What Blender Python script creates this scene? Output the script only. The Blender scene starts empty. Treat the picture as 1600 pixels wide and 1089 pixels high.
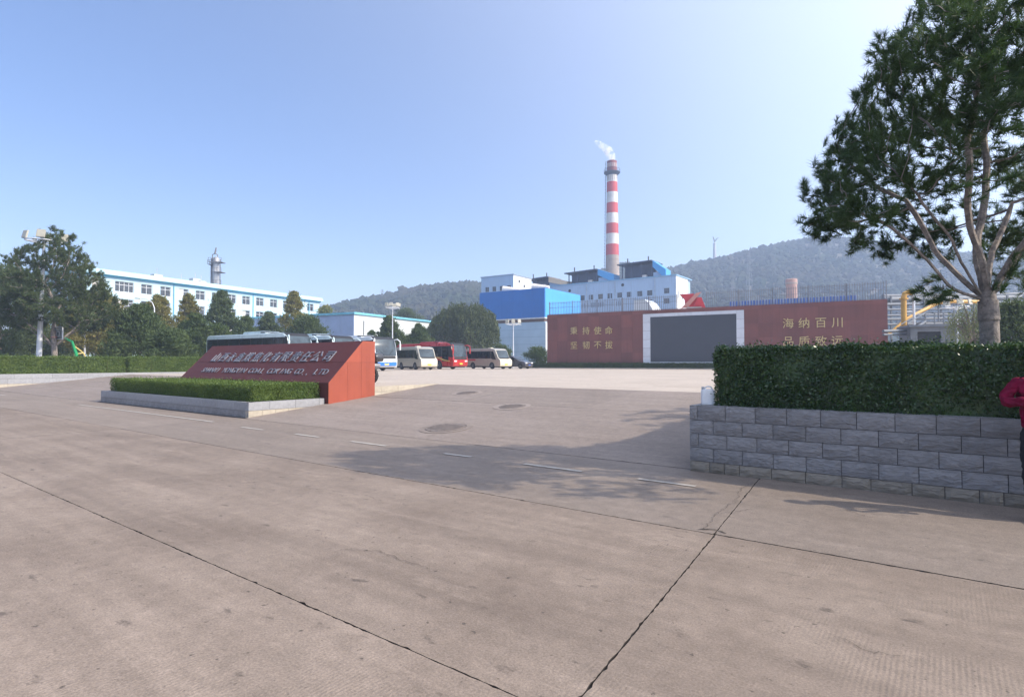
import bpy, bmesh, math, random
import numpy as np
from mathutils import Vector, Matrix, noise

R = math.radians
SC = bpy.context.scene
COL = SC.collection

# ------------------------------------------------------------------ camera
FOC, CX, CY, PITCH, CAMH = 900.0, 800.0, 544.5, R(1.37), 1.6
cam_d = bpy.data.cameras.new('camera')
cam = bpy.data.objects.new('camera', cam_d)
COL.objects.link(cam)
cam.location = (0, 0, CAMH)
cam.rotation_euler = (R(90) + PITCH, 0, 0)
cam_d.sensor_width = 36.0
cam_d.lens = FOC / 1600.0 * 36.0
cam_d.clip_start = 0.1
cam_d.clip_end = 9000
SC.camera = cam

# ------------------------------------------------------------------ light
SUN_EL = R(36)
SUN_H = Vector((0.953, -0.303)).normalized()
sun_vec = Vector((SUN_H.x * math.cos(SUN_EL), SUN_H.y * math.cos(SUN_EL), math.sin(SUN_EL)))
world = bpy.data.worlds.new('World')
SC.world = world
world.use_nodes = True
wn = world.node_tree
bg = wn.nodes['Background']
sky = wn.nodes.new('ShaderNodeTexSky')
sky.sky_type = 'NISHITA'
sky.sun_disc = False
sky.sun_elevation = SUN_EL
sky.sun_rotation = math.atan2(SUN_H.x, SUN_H.y)
sky.altitude = 400
sky.air_density = 1.35
sky.dust_density = 0.35
sky.ozone_density = 6.0
# a hazy day: a broad pale aureole round the sun's side of the sky, lavender away from it
wtc = wn.nodes.new('ShaderNodeTexCoord')
wdot = wn.nodes.new('ShaderNodeVectorMath')
wdot.operation = 'DOT_PRODUCT'
wdot.inputs[1].default_value = sun_vec
wn.links.new(wtc.outputs['Generated'], wdot.inputs[0])
wmap = wn.nodes.new('ShaderNodeMapRange')
wmap.inputs[1].default_value, wmap.inputs[2].default_value = -1.0, 1.0
wn.links.new(wdot.outputs['Value'], wmap.inputs[0])
wpow = wn.nodes.new('ShaderNodeMath')
wpow.operation = 'POWER'
wpow.inputs[1].default_value = 3.6
wn.links.new(wmap.outputs[0], wpow.inputs[0])
wtint = wn.nodes.new('ShaderNodeMix')
wtint.data_type, wtint.blend_type = 'RGBA', 'MULTIPLY'
wtint.inputs[0].default_value = 1.0
wtint.inputs[7].default_value = (1.16, 0.98, 1.03, 1)
wn.links.new(sky.outputs[0], wtint.inputs[6])
wglow = wn.nodes.new('ShaderNodeMix')
wglow.data_type, wglow.blend_type, wglow.clamp_result = 'RGBA', 'ADD', False
wglow.inputs[7].default_value = (15.5, 15.5, 15.2, 1)
wn.links.new(wpow.outputs[0], wglow.inputs[0])
wsat = wn.nodes.new('ShaderNodeHueSaturation')
wsat.inputs['Saturation'].default_value = 1.15
wn.links.new(wtint.outputs[2], wsat.inputs['Color'])
wn.links.new(wsat.outputs[0], wglow.inputs[6])
wn.links.new(wglow.outputs[2], bg.inputs[0])
bg.inputs[1].default_value = 0.130
sl = bpy.data.lights.new('sun', 'SUN')
sl.energy = 5.0
sl.angle = R(0.6)
sl.color = (1.0, 0.89, 0.74)
sun = bpy.data.objects.new('sun', sl)
COL.objects.link(sun)
sun.rotation_euler = sun_vec.to_track_quat('Z', 'Y').to_euler()
sun.location = (30, -20, 40)
SC.view_settings.view_transform = 'Standard'
SC.view_settings.look = 'None'
SC.view_settings.exposure = 0.29
SC.view_settings.gamma = 1.0
SC.render.engine = 'CYCLES'
SC.cycles.use_denoising = True
SC.cycles.use_adaptive_sampling = True
SC.cycles.adaptive_threshold = 0.015
SC.cycles.max_bounces = 6
SC.cycles.diffuse_bounces = 3
SC.cycles.transparent_max_bounces = 8
SC.cycles.volume_bounces = 2
SC.cycles.sample_clamp_indirect = 6.0
HAZE = 0.00072

# ------------------------------------------------------------------ places
ANG = R(37)                                     # the entrance, its planters and joints run along this direction
U = Vector((math.cos(ANG), -math.sin(ANG), 0))
V = Vector((math.sin(ANG), math.cos(ANG), 0))
LOT = 0.75                                      # level of the parking lot above the road
VR0, VR1 = 8.55, 16.2                           # foot and head of the ramps
SLOPE = LOT / (VR1 - VR0)

def uv(u, v, h=0.0):
    p = U * u + V * v
    return Vector((p.x, p.y, h))

def at(x, y, depth):
    """The world point at a given depth that the photograph shows at x, y."""
    dx, dy = (x - CX) / FOC, (CY - y) / FOC
    t = depth / (math.cos(PITCH) - dy * math.sin(PITCH))
    return Vector((dx * t, depth, CAMH + t * (math.sin(PITCH) + dy * math.cos(PITCH))))

def along(p, d, x, h=None):
    """Distance along a ground line p + s*d to where the photograph's column x crosses it."""
    k = (x - CX) / FOC * 1.0003
    return (k * p[1] - p[0]) / (d[0] - k * d[1])

def hgt(y, depth):
    return at(CX, y, depth).z

# ------------------------------------------------------------------ materials
MATS = {}
def nodes_of(name):
    m = bpy.data.materials.new(name)
    m.use_nodes = True
    nt = m.node_tree
    return m, nt, nt.nodes['Principled BSDF']

def N(nt, typ, **kw):
    n = nt.nodes.new(typ)
    for k, v in kw.items():
        setattr(n, k, v)
    return n

def mixc(nt, fac, a, b, blend='MIX'):
    n = nt.nodes.new('ShaderNodeMix')
    n.data_type = 'RGBA'
    n.blend_type = blend
    for sock, val in ((n.inputs[0], fac), (n.inputs[6], a), (n.inputs[7], b)):
        if hasattr(val, 'is_linked') or hasattr(val, 'links'):
            nt.links.new(val, sock)
        elif isinstance(val, (int, float)):
            sock.default_value = val
        else:
            sock.default_value = (*val, 1) if len(val) == 3 else val
    return n.outputs[2]

def ramp(nt, src, p0, p1, c0=0.0, c1=1.0):
    n = nt.nodes.new('ShaderNodeMapRange')
    nt.links.new(src, n.inputs[0])
    n.inputs[1].default_value, n.inputs[2].default_value = p0, p1
    n.inputs[3].default_value, n.inputs[4].default_value = c0, c1
    return n.outputs[0]

def noise_tex(nt, vec, scale, detail=4, rough=0.6, dist=0.0):
    n = nt.nodes.new('ShaderNodeTexNoise')
    n.inputs['Scale'].default_value = scale
    n.inputs['Detail'].default_value = detail
    n.inputs['Roughness'].default_value = rough
    n.inputs['Distortion'].default_value = dist
    nt.links.new(vec, n.inputs['Vector'])
    return n.outputs[0]

def mapping(nt, vec, scale=(1, 1, 1), rot=(0, 0, 0)):
    n = nt.nodes.new('ShaderNodeMapping')
    n.inputs['Scale'].default_value = scale
    n.inputs['Rotation'].default_value = rot
    nt.links.new(vec, n.inputs['Vector'])
    return n.outputs[0]

def mat(name, col, rough=0.6, metal=0.0, var=0.14, scale=2.0, col2=None, bump=0.0, bscale=30.0, spec=0.5,
        coat=0.0, streak=0.0, rnd=0.0, dirt=None):
    if name in MATS:
        return MATS[name]
    m, nt, b = nodes_of(name)
    tc = N(nt, 'ShaderNodeTexCoord').outputs['Object']
    n1 = noise_tex(nt, tc, scale, 5)
    c0 = tuple(c * (1 - var) for c in col)
    c1 = tuple(min(1, c * (1 + var)) for c in (col2 or col))
    c = mixc(nt, ramp(nt, n1, 0.32, 0.68), c0, c1)
    if streak:                                    # rain streaks running down
        sv = mapping(nt, tc, (3.0, 3.0, 0.16))
        s = ramp(nt, noise_tex(nt, sv, 1.3, 5, 0.65), 0.5, 0.78, 0, streak)
        c = mixc(nt, s, c, tuple(x * 0.45 for x in col))
    if dirt:
        dcol, amt = dirt
        d = ramp(nt, noise_tex(nt, tc, scale * 2.7, 6, 0.7), 0.5, 0.72, 0, amt)
        c = mixc(nt, d, c, dcol)
    if rnd:
        oi = N(nt, 'ShaderNodeObjectInfo').outputs['Random']
        f = ramp(nt, oi, 0, 1, 1 - rnd, 1 + rnd)
        comb = N(nt, 'ShaderNodeCombineXYZ')
        for i in range(3):
            nt.links.new(f, comb.inputs[i])
        c = mixc(nt, 1.0, c, comb.outputs[0], 'MULTIPLY')
    nt.links.new(c, b.inputs['Base Color'])
    rr = ramp(nt, n1, 0.3, 0.7, max(0.02, rough - 0.08), min(1, rough + 0.08))
    nt.links.new(rr, b.inputs['Roughness'])
    b.inputs['Metallic'].default_value = metal
    b.inputs['Specular IOR Level'].default_value = spec
    b.inputs['Coat Weight'].default_value = coat
    if bump:
        bn = N(nt, 'ShaderNodeBump')
        bn.inputs['Strength'].default_value = bump
        bn.inputs['Distance'].default_value = 0.02
        nt.links.new(noise_tex(nt, tc, bscale, 5, 0.65), bn.inputs['Height'])
        nt.links.new(bn.outputs[0], b.inputs['Normal'])
    MATS[name] = m
    return m

def leafmat(name, a, b_, scale=1.2, trans=0.3, rough=0.5, spec=0.3, yellow=None):
    """Leaf colour varying from clump to clump and leaf to leaf, with some light passing through."""
    m, nt, b = nodes_of(name)
    g = N(nt, 'ShaderNodeTexCoord').outputs['Object']
    n1 = ramp(nt, noise_tex(nt, g, scale, 3), 0.3, 0.7)
    n2 = ramp(nt, noise_tex(nt, g, scale * 14, 2), 0.3, 0.7)
    c = mixc(nt, n1, a, b_)
    c = mixc(nt, n2, mixc(nt, 1.0, c, (0.62, 0.64, 0.66), 'MULTIPLY'), c)
    if yellow:
        c = mixc(nt, ramp(nt, noise_tex(nt, g, scale * 6, 2), 0.58, 0.7, 0, 0.8), c, yellow)
    nt.links.new(c, b.inputs['Base Color'])
    b.inputs['Roughness'].default_value = rough
    b.inputs['Specular IOR Level'].default_value = spec
    t = N(nt, 'ShaderNodeBsdfTranslucent')
    nt.links.new(mixc(nt, 1.0, c, (1.15, 1.2, 0.6), 'MULTIPLY'), t.inputs[0])
    mx = N(nt, 'ShaderNodeMixShader')
    mx.inputs[0].default_value = trans
    nt.links.new(b.outputs[0], mx.inputs[1])
    nt.links.new(t.outputs[0], mx.inputs[2])
    nt.links.new(mx.outputs[0], nt.nodes['Material Output'].inputs[0])
    return m

def concrete(name, a, b_, spot, groove=0.0, streak=0.5, rnd=0.06, spots=0.5):
    """Cast concrete paving: blotches, tyre-worn streaks along the road, specks, oil spots, brushed grooves."""
    m, nt, b = nodes_of(name)
    pos = N(nt, 'ShaderNodeNewGeometry').outputs['Position']
    r = mapping(nt, pos, (1, 1, 1), (0, 0, ANG))          # x runs along the road joints
    big = ramp(nt, noise_tex(nt, r, 0.45, 5, 0.62, 0.4), 0.3, 0.72)
    c = mixc(nt, big, a, b_)
    st = ramp(nt, noise_tex(nt, mapping(nt, r, (0.16, 2.3, 1)), 1.0, 6, 0.66), 0.36, 0.66, 0, streak)
    c = mixc(nt, st, c, tuple(x * 0.72 for x in a))
    pale = ramp(nt, noise_tex(nt, mapping(nt, r, (0.3, 1.6, 1)), 1.7, 6, 0.7), 0.56, 0.75, 0, 0.45)
    c = mixc(nt, pale, c, tuple(min(1, x * 1.28) for x in b_))
    fine = ramp(nt, noise_tex(nt, r, 70, 5, 0.8), 0.28, 0.72, 0.58, 1.38)
    fc = N(nt, 'ShaderNodeCombineXYZ')
    for i in range(3):
        nt.links.new(fine, fc.inputs[i])
    c = mixc(nt, 1.0, c, fc.outputs[0], 'MULTIPLY')
    med = ramp(nt, noise_tex(nt, r, 7.0, 6, 0.7), 0.3, 0.7, 0.84, 1.13)
    mc = N(nt, 'ShaderNodeCombineXYZ')
    for i in range(3):
        nt.links.new(med, mc.inputs[i])
    c = mixc(nt, 1.0, c, mc.outputs[0], 'MULTIPLY')
    s1 = ramp(nt, noise_tex(nt, mapping(nt, r, (1, 2.0, 1)), 3.6, 5, 0.6), 0.63, 0.71, 0, spots)
    c = mixc(nt, s1, c, spot)
    s2 = ramp(nt, noise_tex(nt, r, 17.0, 3, 0.55), 0.67, 0.73, 0, spots * 1.2)
    c = mixc(nt, s2, c, tuple(x * 0.8 for x in spot))
    oi = N(nt, 'ShaderNodeObjectInfo').outputs['Random']
    f = ramp(nt, oi, 0, 1, 1 - rnd, 1 + rnd)
    comb = N(nt, 'ShaderNodeCombineXYZ')
    for i in range(3):
        nt.links.new(f, comb.inputs[i])
    c = mixc(nt, 1.0, c, comb.outputs[0], 'MULTIPLY')
    nt.links.new(c, b.inputs['Base Color'])
    b.inputs['Roughness'].default_value = 0.8
    b.inputs['Specular IOR Level'].default_value = 0.35
    h = noise_tex(nt, r, 38, 6, 0.75)
    bn = N(nt, 'ShaderNodeBump')
    bn.inputs['Strength'].default_value = 0.42
    bn.inputs['Distance'].default_value = 0.012
    nt.links.new(h, bn.inputs['Height'])
    last = bn
    if groove:
        w = N(nt, 'ShaderNodeTexWave', wave_type='BANDS', bands_direction='X')
        w.inputs['Scale'].default_value = 12.0
        w.inputs['Distortion'].default_value = 1.2
        w.inputs['Detail'].default_value = 2
        w.inputs['Detail Scale'].default_value = 0.6
        nt.links.new(r, w.inputs['Vector'])
        mk = ramp(nt, noise_tex(nt, r, 0.5, 3), 0.45, 0.66, 0.0, 1.0)
        mm = N(nt, 'ShaderNodeMath', operation='MULTIPLY')
        nt.links.new(w.outputs[1], mm.inputs[0])
        nt.links.new(mk, mm.inputs[1])
        b2 = N(nt, 'ShaderNodeBump')
        b2.inputs['Strength'].default_value = groove
        b2.inputs['Distance'].default_value = 0.004
        nt.links.new(mm.outputs[0], b2.inputs['Height'])
        nt.links.new(bn.outputs[0], b2.inputs['Normal'])
        last = b2
    nt.links.new(last.outputs[0], b.inputs['Normal'])
    return m

def glass(name, col=(0.02, 0.03, 0.04), rough=0.06, spec=0.7, coat=0.5):
    if name in MATS:
        return MATS[name]
    m, nt, b = nodes_of(name)
    tc = N(nt, 'ShaderNodeTexCoord').outputs['Object']
    c = mixc(nt, ramp(nt, noise_tex(nt, tc, 1.1, 3), 0.35, 0.65), tuple(x * 0.6 for x in col), tuple(x * 1.5 for x in col))
    nt.links.new(c, b.inputs['Base Color'])
    b.inputs['Roughness'].default_value = rough
    b.inputs['Specular IOR Level'].default_value = spec
    b.inputs['Coat Weight'].default_value = coat
    b.inputs['Coat Roughness'].default_value = 0.04
    MATS[name] = m
    return m

# ------------------------------------------------------------------ meshes
class MB:
    def __init__(s):
        s.v, s.f, s.m = [], [], []
    def add(s, vs, fs, m=0, M=None):
        o = len(s.v)
        s.v += [tuple(M @ Vector(p)) if M is not None else tuple(p) for p in vs]
        s.f += [tuple(i + o for i in f) for f in fs]
        s.m += [m] * len(fs)
        return s
    def box(s, x0, x1, y0, y1, z0, z1, m=0, M=None):
        vs = [(x0, y0, z0), (x1, y0, z0), (x1, y1, z0), (x0, y1, z0), (x0, y0, z1), (x1, y0, z1), (x1, y1, z1), (x0, y1, z1)]
        return s.add(vs, [(3, 2, 1, 0), (4, 5, 6, 7), (0, 1, 5, 4), (1, 2, 6, 5), (2, 3, 7, 6), (3, 0, 4, 7)], m, M)
    def quad(s, a, b, c, d, m=0):
        return s.add([a, b, c, d], [(0, 1, 2, 3)], m)
    def tube(s, pts, rad, n=8, m=0, caps=True, M=None):
        pts = [Vector(p) for p in pts]
        if isinstance(rad, (int, float)):
            rad = [rad] * len(pts)
        vs, fs = [], []
        prev = None
        for i, p in enumerate(pts):
            d = (pts[min(i + 1, len(pts) - 1)] - pts[max(i - 1, 0)])
            if d.length < 1e-9:
                d = Vector((0, 0, 1))
            d.normalize()
            if prev is None:
                a = d.orthogonal().normalized()
            else:
                a = (prev - d * prev.dot(d))
                a = a.normalized() if a.length > 1e-6 else d.orthogonal().normalized()
            prev = a
            b = d.cross(a)
            for k in range(n):
                t = 2 * math.pi * k / n
                vs.append(p + (a * math.cos(t) + b * math.sin(t)) * rad[i])
        for i in range(len(pts) - 1):
            for k in range(n):
                k2 = (k + 1) % n
                fs.append((i * n + k, i * n + k2, (i + 1) * n + k2, (i + 1) * n + k))
        if caps:
            fs.append(tuple(range(n - 1, -1, -1)))
            fs.append(tuple((len(pts) - 1) * n + k for k in range(n)))
        return s.add(vs, fs, m, M)
    def prism(s, poly, y0, y1, m=0, M=None):
        """A polygon in x, z drawn out along y."""
        n = len(poly)
        vs = [(x, y0, z) for x, z in poly] + [(x, y1, z) for x, z in poly]
        fs = [tuple(range(n)), tuple(range(2 * n - 1, n - 1, -1))]
        fs += [((i + 1) % n, i, n + i, n + (i + 1) % n) for i in range(n)]
        return s.add(vs, fs, m, M)
    def lathe(s, prof, n=24, m=0, M=None):
        vs = [(r * math.cos(2 * math.pi * k / n), r * math.sin(2 * math.pi * k / n), z) for r, z in prof for k in range(n)]
        fs = [(i * n + k, i * n + (k + 1) % n, (i + 1) * n + (k + 1) % n, (i + 1) * n + k) for i in range(len(prof) - 1) for k in range(n)]
        fs += [tuple(range(n - 1, -1, -1)), tuple((len(prof) - 1) * n + k for k in range(n))]
        return s.add(vs, fs, m, M)
    def wall(s, x0, x1, z0, z1, holes, depth=0.15, m=0, mr=None, M=None):
        """A wall face in the plane y = 0 (looking to -y) with rectangular openings that have reveals."""
        mr = m if mr is None else mr
        xs = sorted({x0, x1, *[h[0] for h in holes], *[h[1] for h in holes]})
        zs = sorted({z0, z1, *[h[2] for h in holes], *[h[3] for h in holes]})
        for i in range(len(xs) - 1):
            for j in range(len(zs) - 1):
                cx, cz = (xs[i] + xs[i + 1]) / 2, (zs[j] + zs[j + 1]) / 2
                if any(h[0] < cx < h[1] and h[2] < cz < h[3] for h in holes):
                    continue
                s.add([(xs[i], 0, zs[j]), (xs[i + 1], 0, zs[j]), (xs[i + 1], 0, zs[j + 1]), (xs[i], 0, zs[j + 1])], [(0, 1, 2, 3)], m, M)
        for a, b, c, d in holes:
            s.add([(a, 0, c), (b, 0, c), (b, 0, d), (a, 0, d), (a, depth, c), (b, depth, c), (b, depth, d), (a, depth, d)],
                  [(0, 4, 5, 1), (1, 5, 6, 2), (2, 6, 7, 3), (3, 7, 4, 0)], mr, M)
        return s
    def mesh(s, name, mats=(), smooth=False):
        me = bpy.data.meshes.new(name)
        me.from_pydata(s.v, [], s.f)
        for mm in (mats if isinstance(mats, (list, tuple)) else [mats]):
            me.materials.append(mm)
        if any(s.m):
            me.polygons.foreach_set('material_index', s.m)
        if smooth:
            me.polygons.foreach_set('use_smooth', [True] * len(s.f))
            me.set_sharp_from_angle(angle=R(40))
        me.update()
        return me
    def build(s, name, mats=(), parent=None, smooth=False, **kw):
        return obj(name, s.mesh(name, mats, smooth), parent, **kw)

def obj(name, data, parent=None, loc=None, rot=None):
    o = bpy.data.objects.new(name, data)
    COL.objects.link(o)
    if parent is not None:
        o.parent = parent
    if loc is not None:
        o.location = loc
    if rot is not None:
        o.rotation_euler = rot if isinstance(rot, (tuple, list)) else (0, 0, rot)
    return o

def tag(o, label, cat, group=None, kind=None):
    if label:
        o['label'] = label
    if cat:
        o['category'] = cat
    if group:
        o['group'] = group
    if kind:
        o['kind'] = kind
    return o

def thing(name, label, cat, loc=(0, 0, 0), rz=0.0, group=None):
    return tag(obj(name, None, None, loc, rz), label, cat, group)

def structure(o, label=None):
    o['kind'] = 'structure'
    if label:
        o['label'] = label
    return o

def bevelled(me, width, seg=2):
    bm = bmesh.new()
    bm.from_mesh(me)
    bmesh.ops.recalc_face_normals(bm, faces=bm.faces)
    ed = [e for e in bm.edges if len(e.link_faces) == 2 and e.calc_face_angle(0) > R(28)]
    bmesh.ops.bevel(bm, geom=ed, offset=width, segments=seg, affect='EDGES', profile=0.6, clamp_overlap=True)
    bm.to_mesh(me)
    bm.free()
    me.polygons.foreach_set('use_smooth', [True] * len(me.polygons))
    me.set_sharp_from_angle(angle=R(35))
    return me

def cards(name, P, material, smooth=False):
    """A mesh of many small faces: P has shape (count, corners, 3)."""
    P = np.asarray(P, dtype=np.float32)
    n, c, _ = P.shape
    me = bpy.data.meshes.new(name)
    me.vertices.add(n * c)
    me.vertices.foreach_set('co', P.reshape(-1))
    me.loops.add(n * c)
    me.loops.foreach_set('vertex_index', np.arange(n * c, dtype=np.int32))
    me.polygons.add(n)
    me.polygons.foreach_set('loop_start', np.arange(0, n * c, c, dtype=np.int32))
    me.polygons.foreach_set('loop_total', np.full(n, c, dtype=np.int32))
    me.materials.append(material)
    me.update(calc_edges=True)
    return me

def unit(a):
    return a / np.maximum(np.linalg.norm(a, axis=-1, keepdims=True), 1e-9)

def leaves(rng, C, size, along_=None, aspect=0.55, jitter=0.35):
    """Diamond leaves at points C; along_ gives each leaf's long axis."""
    n = len(C)
    a = unit(rng.normal(size=(n, 3))) if along_ is None else unit(along_ + rng.normal(size=(n, 3)) * 0.35)
    b = unit(np.cross(a, rng.normal(size=(n, 3))))
    s = size * (1 + rng.uniform(-jitter, jitter, (n, 1)))
    a, b = a * s, b * s * aspect
    return np.stack([C - a * 0.5, C - a * 0.05 + b * 0.5, C + a * 0.5, C - a * 0.05 - b * 0.5], axis=1)

# ------------------------------------------------------------------ lettering
BENCH = bpy.data.scenes.new('bench')            # an empty side scene in which curves and modifiers are turned into meshes
def to_mesh(o):
    BENCH.collection.objects.link(o)
    vl = BENCH.view_layers[0]
    vl.update()
    me = bpy.data.meshes.new_from_object(o.evaluated_get(vl.depsgraph))
    bpy.data.objects.remove(o)
    return me

_glyphs = {}
def glyph(text, size, depth, bold=0.012):
    key = (text, size, depth)
    if key not in _glyphs:
        cu = bpy.data.curves.new('glyph', 'FONT')
        cu.body = text
        cu.size = size
        cu.extrude = depth
        cu.align_x = 'CENTER'
        cu.align_y = 'CENTER'
        cu.resolution_u = 3
        cu.offset = bold * size
        o = bpy.data.objects.new('glyph', cu)
        me = to_mesh(o)
        co = np.empty(len(me.vertices) * 3, dtype=np.float32)
        me.vertices.foreach_get('co', co)
        co = co.reshape(-1, 3)
        if len(co):
            mid = (co.min(0) + co.max(0)) / 2
            mid[2] = 0
            me.vertices.foreach_set('co', (co - mid).reshape(-1))
            me.update()
        _glyphs[key] = me
    return _glyphs[key]

def letter(name, text, size, depth, material, parent, M, bold=0.0):
    me = glyph(text, size, depth, bold)
    if not me.materials:
        me.materials.append(material)
    o = obj(name, me, parent)
    o.matrix_local = M
    return o

# ================================================================== the setting
soil = mat('soil', (0.10, 0.075, 0.055), 0.95, var=0.35, scale=4, bump=0.6)
ground_m = mat('ground_earth', (0.035, 0.03, 0.026), 0.95, var=0.3, scale=0.6, bump=0.4)
road_m = concrete('road_concrete', (0.185, 0.142, 0.110), (0.310, 0.246, 0.196), (0.06, 0.048, 0.04), groove=0.42, streak=0.5, spots=0.65)
strip_m = concrete('road_concrete_worn', (0.198, 0.158, 0.128), (0.255, 0.208, 0.172), (0.07, 0.06, 0.055), groove=0.0, streak=0.35)
ramp_m = concrete('ramp_concrete', (0.212, 0.170, 0.142), (0.265, 0.218, 0.186), (0.10, 0.085, 0.075), groove=0.0, streak=0.4, spots=0.25)
lot_m = concrete('lot_concrete', (0.40, 0.335, 0.275), (0.49, 0.42, 0.35), (0.25, 0.22, 0.20), groove=0.0, streak=0.4, spots=0.2)

joint_m = mat('joint_dirt', (0.03, 0.025, 0.022), 0.95, var=0.3, scale=9)
g = MB()                                       # one sheet to the horizon, stepping up to the level of the lot
prof = [(-300, -0.016), (VR0, -0.016), (VR1, LOT - 0.016), (VR1 + 0.3, LOT - 0.03), (1150, LOT - 0.03)]
E = 1000
for i in range(4):
    (v0, h0), (v1, h1) = prof[i], prof[i + 1]
    g.quad(uv(-E, v0, h0), uv(E, v0, h0), uv(E, v1, h1), uv(-E, v1, h1))
structure(g.build('ground', ground_m), 'earth under the paving reaching to the hills')

def slab_mesh(w, l, seed, step, thick=0.14, gap=0.0045, gl=0.0012, gr=0.0012, sk=0.0):
    rng = random.Random(seed)
    pts = []
    hw, hl = w / 2, l / 2 - gap
    def edge(a, b, jf=1.0):
        n = max(1, int((Vector(b) - Vector(a)).length / step))
        nx, ny = -(b[1] - a[1]), b[0] - a[0]
        q = math.hypot(nx, ny)
        for i in range(n):
            t = i / n
            j = abs(rng.gauss(0, 0.0036))
            if rng.random() < 0.09:
                j += rng.uniform(0.002, 0.012)
            if i == 0:
                j = rng.uniform(0.0, 0.012)
            j *= jf
            pts.append((a[0] + (b[0] - a[0]) * t + nx / q * j, a[1] + (b[1] - a[1]) * t + ny / q * j))
    c = [(-hw + gl + sk, -hl), (hw - gr + sk, -hl), (hw - gr - sk, hl), (-hw + gl - sk, hl)]
    for i in range(4):
        edge(c[i], c[(i + 1) % 4], 0.12 if (i == 1 and gr < 0.003) or (i == 3 and gl < 0.003) else 1.0)
    n = len(pts)
    m = MB()
    m.add([(x, y, 0) for x, y in pts] + [(x, y, -thick) for x, y in pts],
          [tuple(range(n))] + [((i + 1) % n, i, n + i, n + (i + 1) % n) for i in range(n)])
    m.m = [0] + [1] * n
    return m

road = structure(obj('road', None), 'worn beige concrete road in front of the works entrance')
rng = random.Random(5)
rows = [(-4.05, -0.9, 0.7, road_m), (-0.9, 2.25, 0.4, road_m), (2.25, 5.45, -1.57, road_m), (5.45, VR0, -1.92, strip_m)]
for ri, (v0, v1, uo, mm) in enumerate(rows):
    u = uo - 14.25 * 4
    while u < 12:
        w = 14.25
        near = u > -18
        s = slab_mesh(w, v1 - v0, ri * 100 + int(u * 3) + 999, 0.04 if near else 0.5, gl=0.003 if ri > 1 and abs(u - uo) < 0.05 else 0.0008, gr=0.003 if ri > 1 and abs(u + w - uo) < 0.05 else 0.0008, sk=0.17 if ri > 1 else 0.0)
        s.build('slab', [mm, joint_m], road, loc=uv(u + w / 2, (v0 + v1) / 2, rng.uniform(-0.003, 0.003)), rot=-ANG)
        u += w
white_paint = mat('worn_road_paint', (0.37, 0.34, 0.30), 0.75, var=0.1, scale=3, dirt=((0.25, 0.20, 0.155), 1.0))
for u0, u1, v0, wd in ((-5.33, -4.28, 7.38, 0.1), (-7.05, -6.42, 7.38, 0.1), (-9.63, -8.54, 7.37, 0.1), (-11.6, -10.7, 7.37, 0.1),
                       (-13.9, -12.9, 7.36, 0.1), (-26.2, -15.7, 7.55, 0.11), (-42.0, -36.0, 7.5, 0.1), (-3.4, -2.6, 7.38, 0.09)):
    m = MB()
    n = max(2, int((u1 - u0) / 0.12))
    vs = [(u0 + (u1 - u0) * i / n - u0, sgn * (wd / 2 + rng.uniform(-0.012, 0.006)), 0) for sgn in (-1, 1) for i in range(n + 1)]
    m.add(vs, [(i, i + 1, n + 2 + i, n + 1 + i) for i in range(n)])
    m.build('lane_line', white_paint, road, loc=uv(u0, v0, 0.0075), rot=-ANG)

# cracks and patches with their own outline in the near slabs
crack_m = mat('crack_dirt', (0.05, 0.04, 0.033), 0.95, var=0.3, scale=12)
def crack(pts, w, seed):
    rr = random.Random(seed)
    m = MB()
    path = []
    for (a, b) in zip(pts[:-1], pts[1:]):
        n = max(3, int(math.hypot(b[0] - a[0], b[1] - a[1]) / 0.035))
        for i in range(n):
            t = i / n
            path.append((a[0] + (b[0] - a[0]) * t + rr.gauss(0, 0.016), a[1] + (b[1] - a[1]) * t + rr.gauss(0, 0.011)))
    path.append(pts[-1])
    vs = []
    for i, p in enumerate(path):
        q = path[min(i + 1, len(path) - 1)]
        o_ = path[max(i - 1, 0)]
        d = Vector((q[0] - o_[0], q[1] - o_[1]))
        d = d.normalized() if d.length > 0 else Vector((1, 0))
        h = w * rr.uniform(0.25, 1.0) * (0.3 if i in (0, len(path) - 1) else 1) / 2
        vs += [(p[0] - d.y * h, p[1] + d.x * h, 0), (p[0] + d.y * h, p[1] - d.x * h, 0)]
    m.add(vs, [(2 * i, 2 * i + 1, 2 * i + 3, 2 * i + 2) for i in range(len(path) - 1)])
    m.build('crack', crack_m, road, loc=(0, 0, 0.0065), rot=-ANG)
crack([(-1.86, 5.5), (-1.97, 6.2), (-1.95, 6.9), (-2.10, 7.6), (-2.06, 8.2)], 0.007, 1)
crack([(-1.95, 6.2), (-1.80, 6.45), (-1.70, 6.6)], 0.008, 2)
crack([(-1.66, 5.52), (-1.8, 5.6), (-1.92, 5.5)], 0.03, 4)
crack([(-0.6, 3.9), (-0.35, 3.75), (-0.2, 3.82)], 0.005, 5)
crack([(-4.2, 3.0), (-3.9, 3.25), (-3.2, 3.2)], 0.006, 6)
crack([(-0.9, 7.2), (-0.75, 7.05), (-0.6, 7.0)], 0.010, 7)
crack([(-6.6, 4.3), (-5.6, 4.5), (-5.2, 4.42)], 0.006, 8)
def blot(u, v, r, seed):
    rr = random.Random(seed)
    n = 18
    m = MB()
    vs = [(0, 0, 0)] + [(r * rr.uniform(0.6, 1.25) * math.cos(2 * math.pi * k / n) * 1.3, r * rr.uniform(0.6, 1.25) * math.sin(2 * math.pi * k / n), 0) for k in range(n)]
    m.add(vs, [(0, 1 + k, 1 + (k + 1) % n) for k in range(n)])
    m.build('oil_spot', oil_m, road, loc=uv(u, v, 0.0062), rot=-ANG + rr.uniform(-0.4, 0.4))
oil_m = mat('oil_spot', (0.075, 0.062, 0.052), 0.7, var=0.3, scale=30)
_nt = oil_m.node_tree                                  # the stain thins out towards its rim
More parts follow.
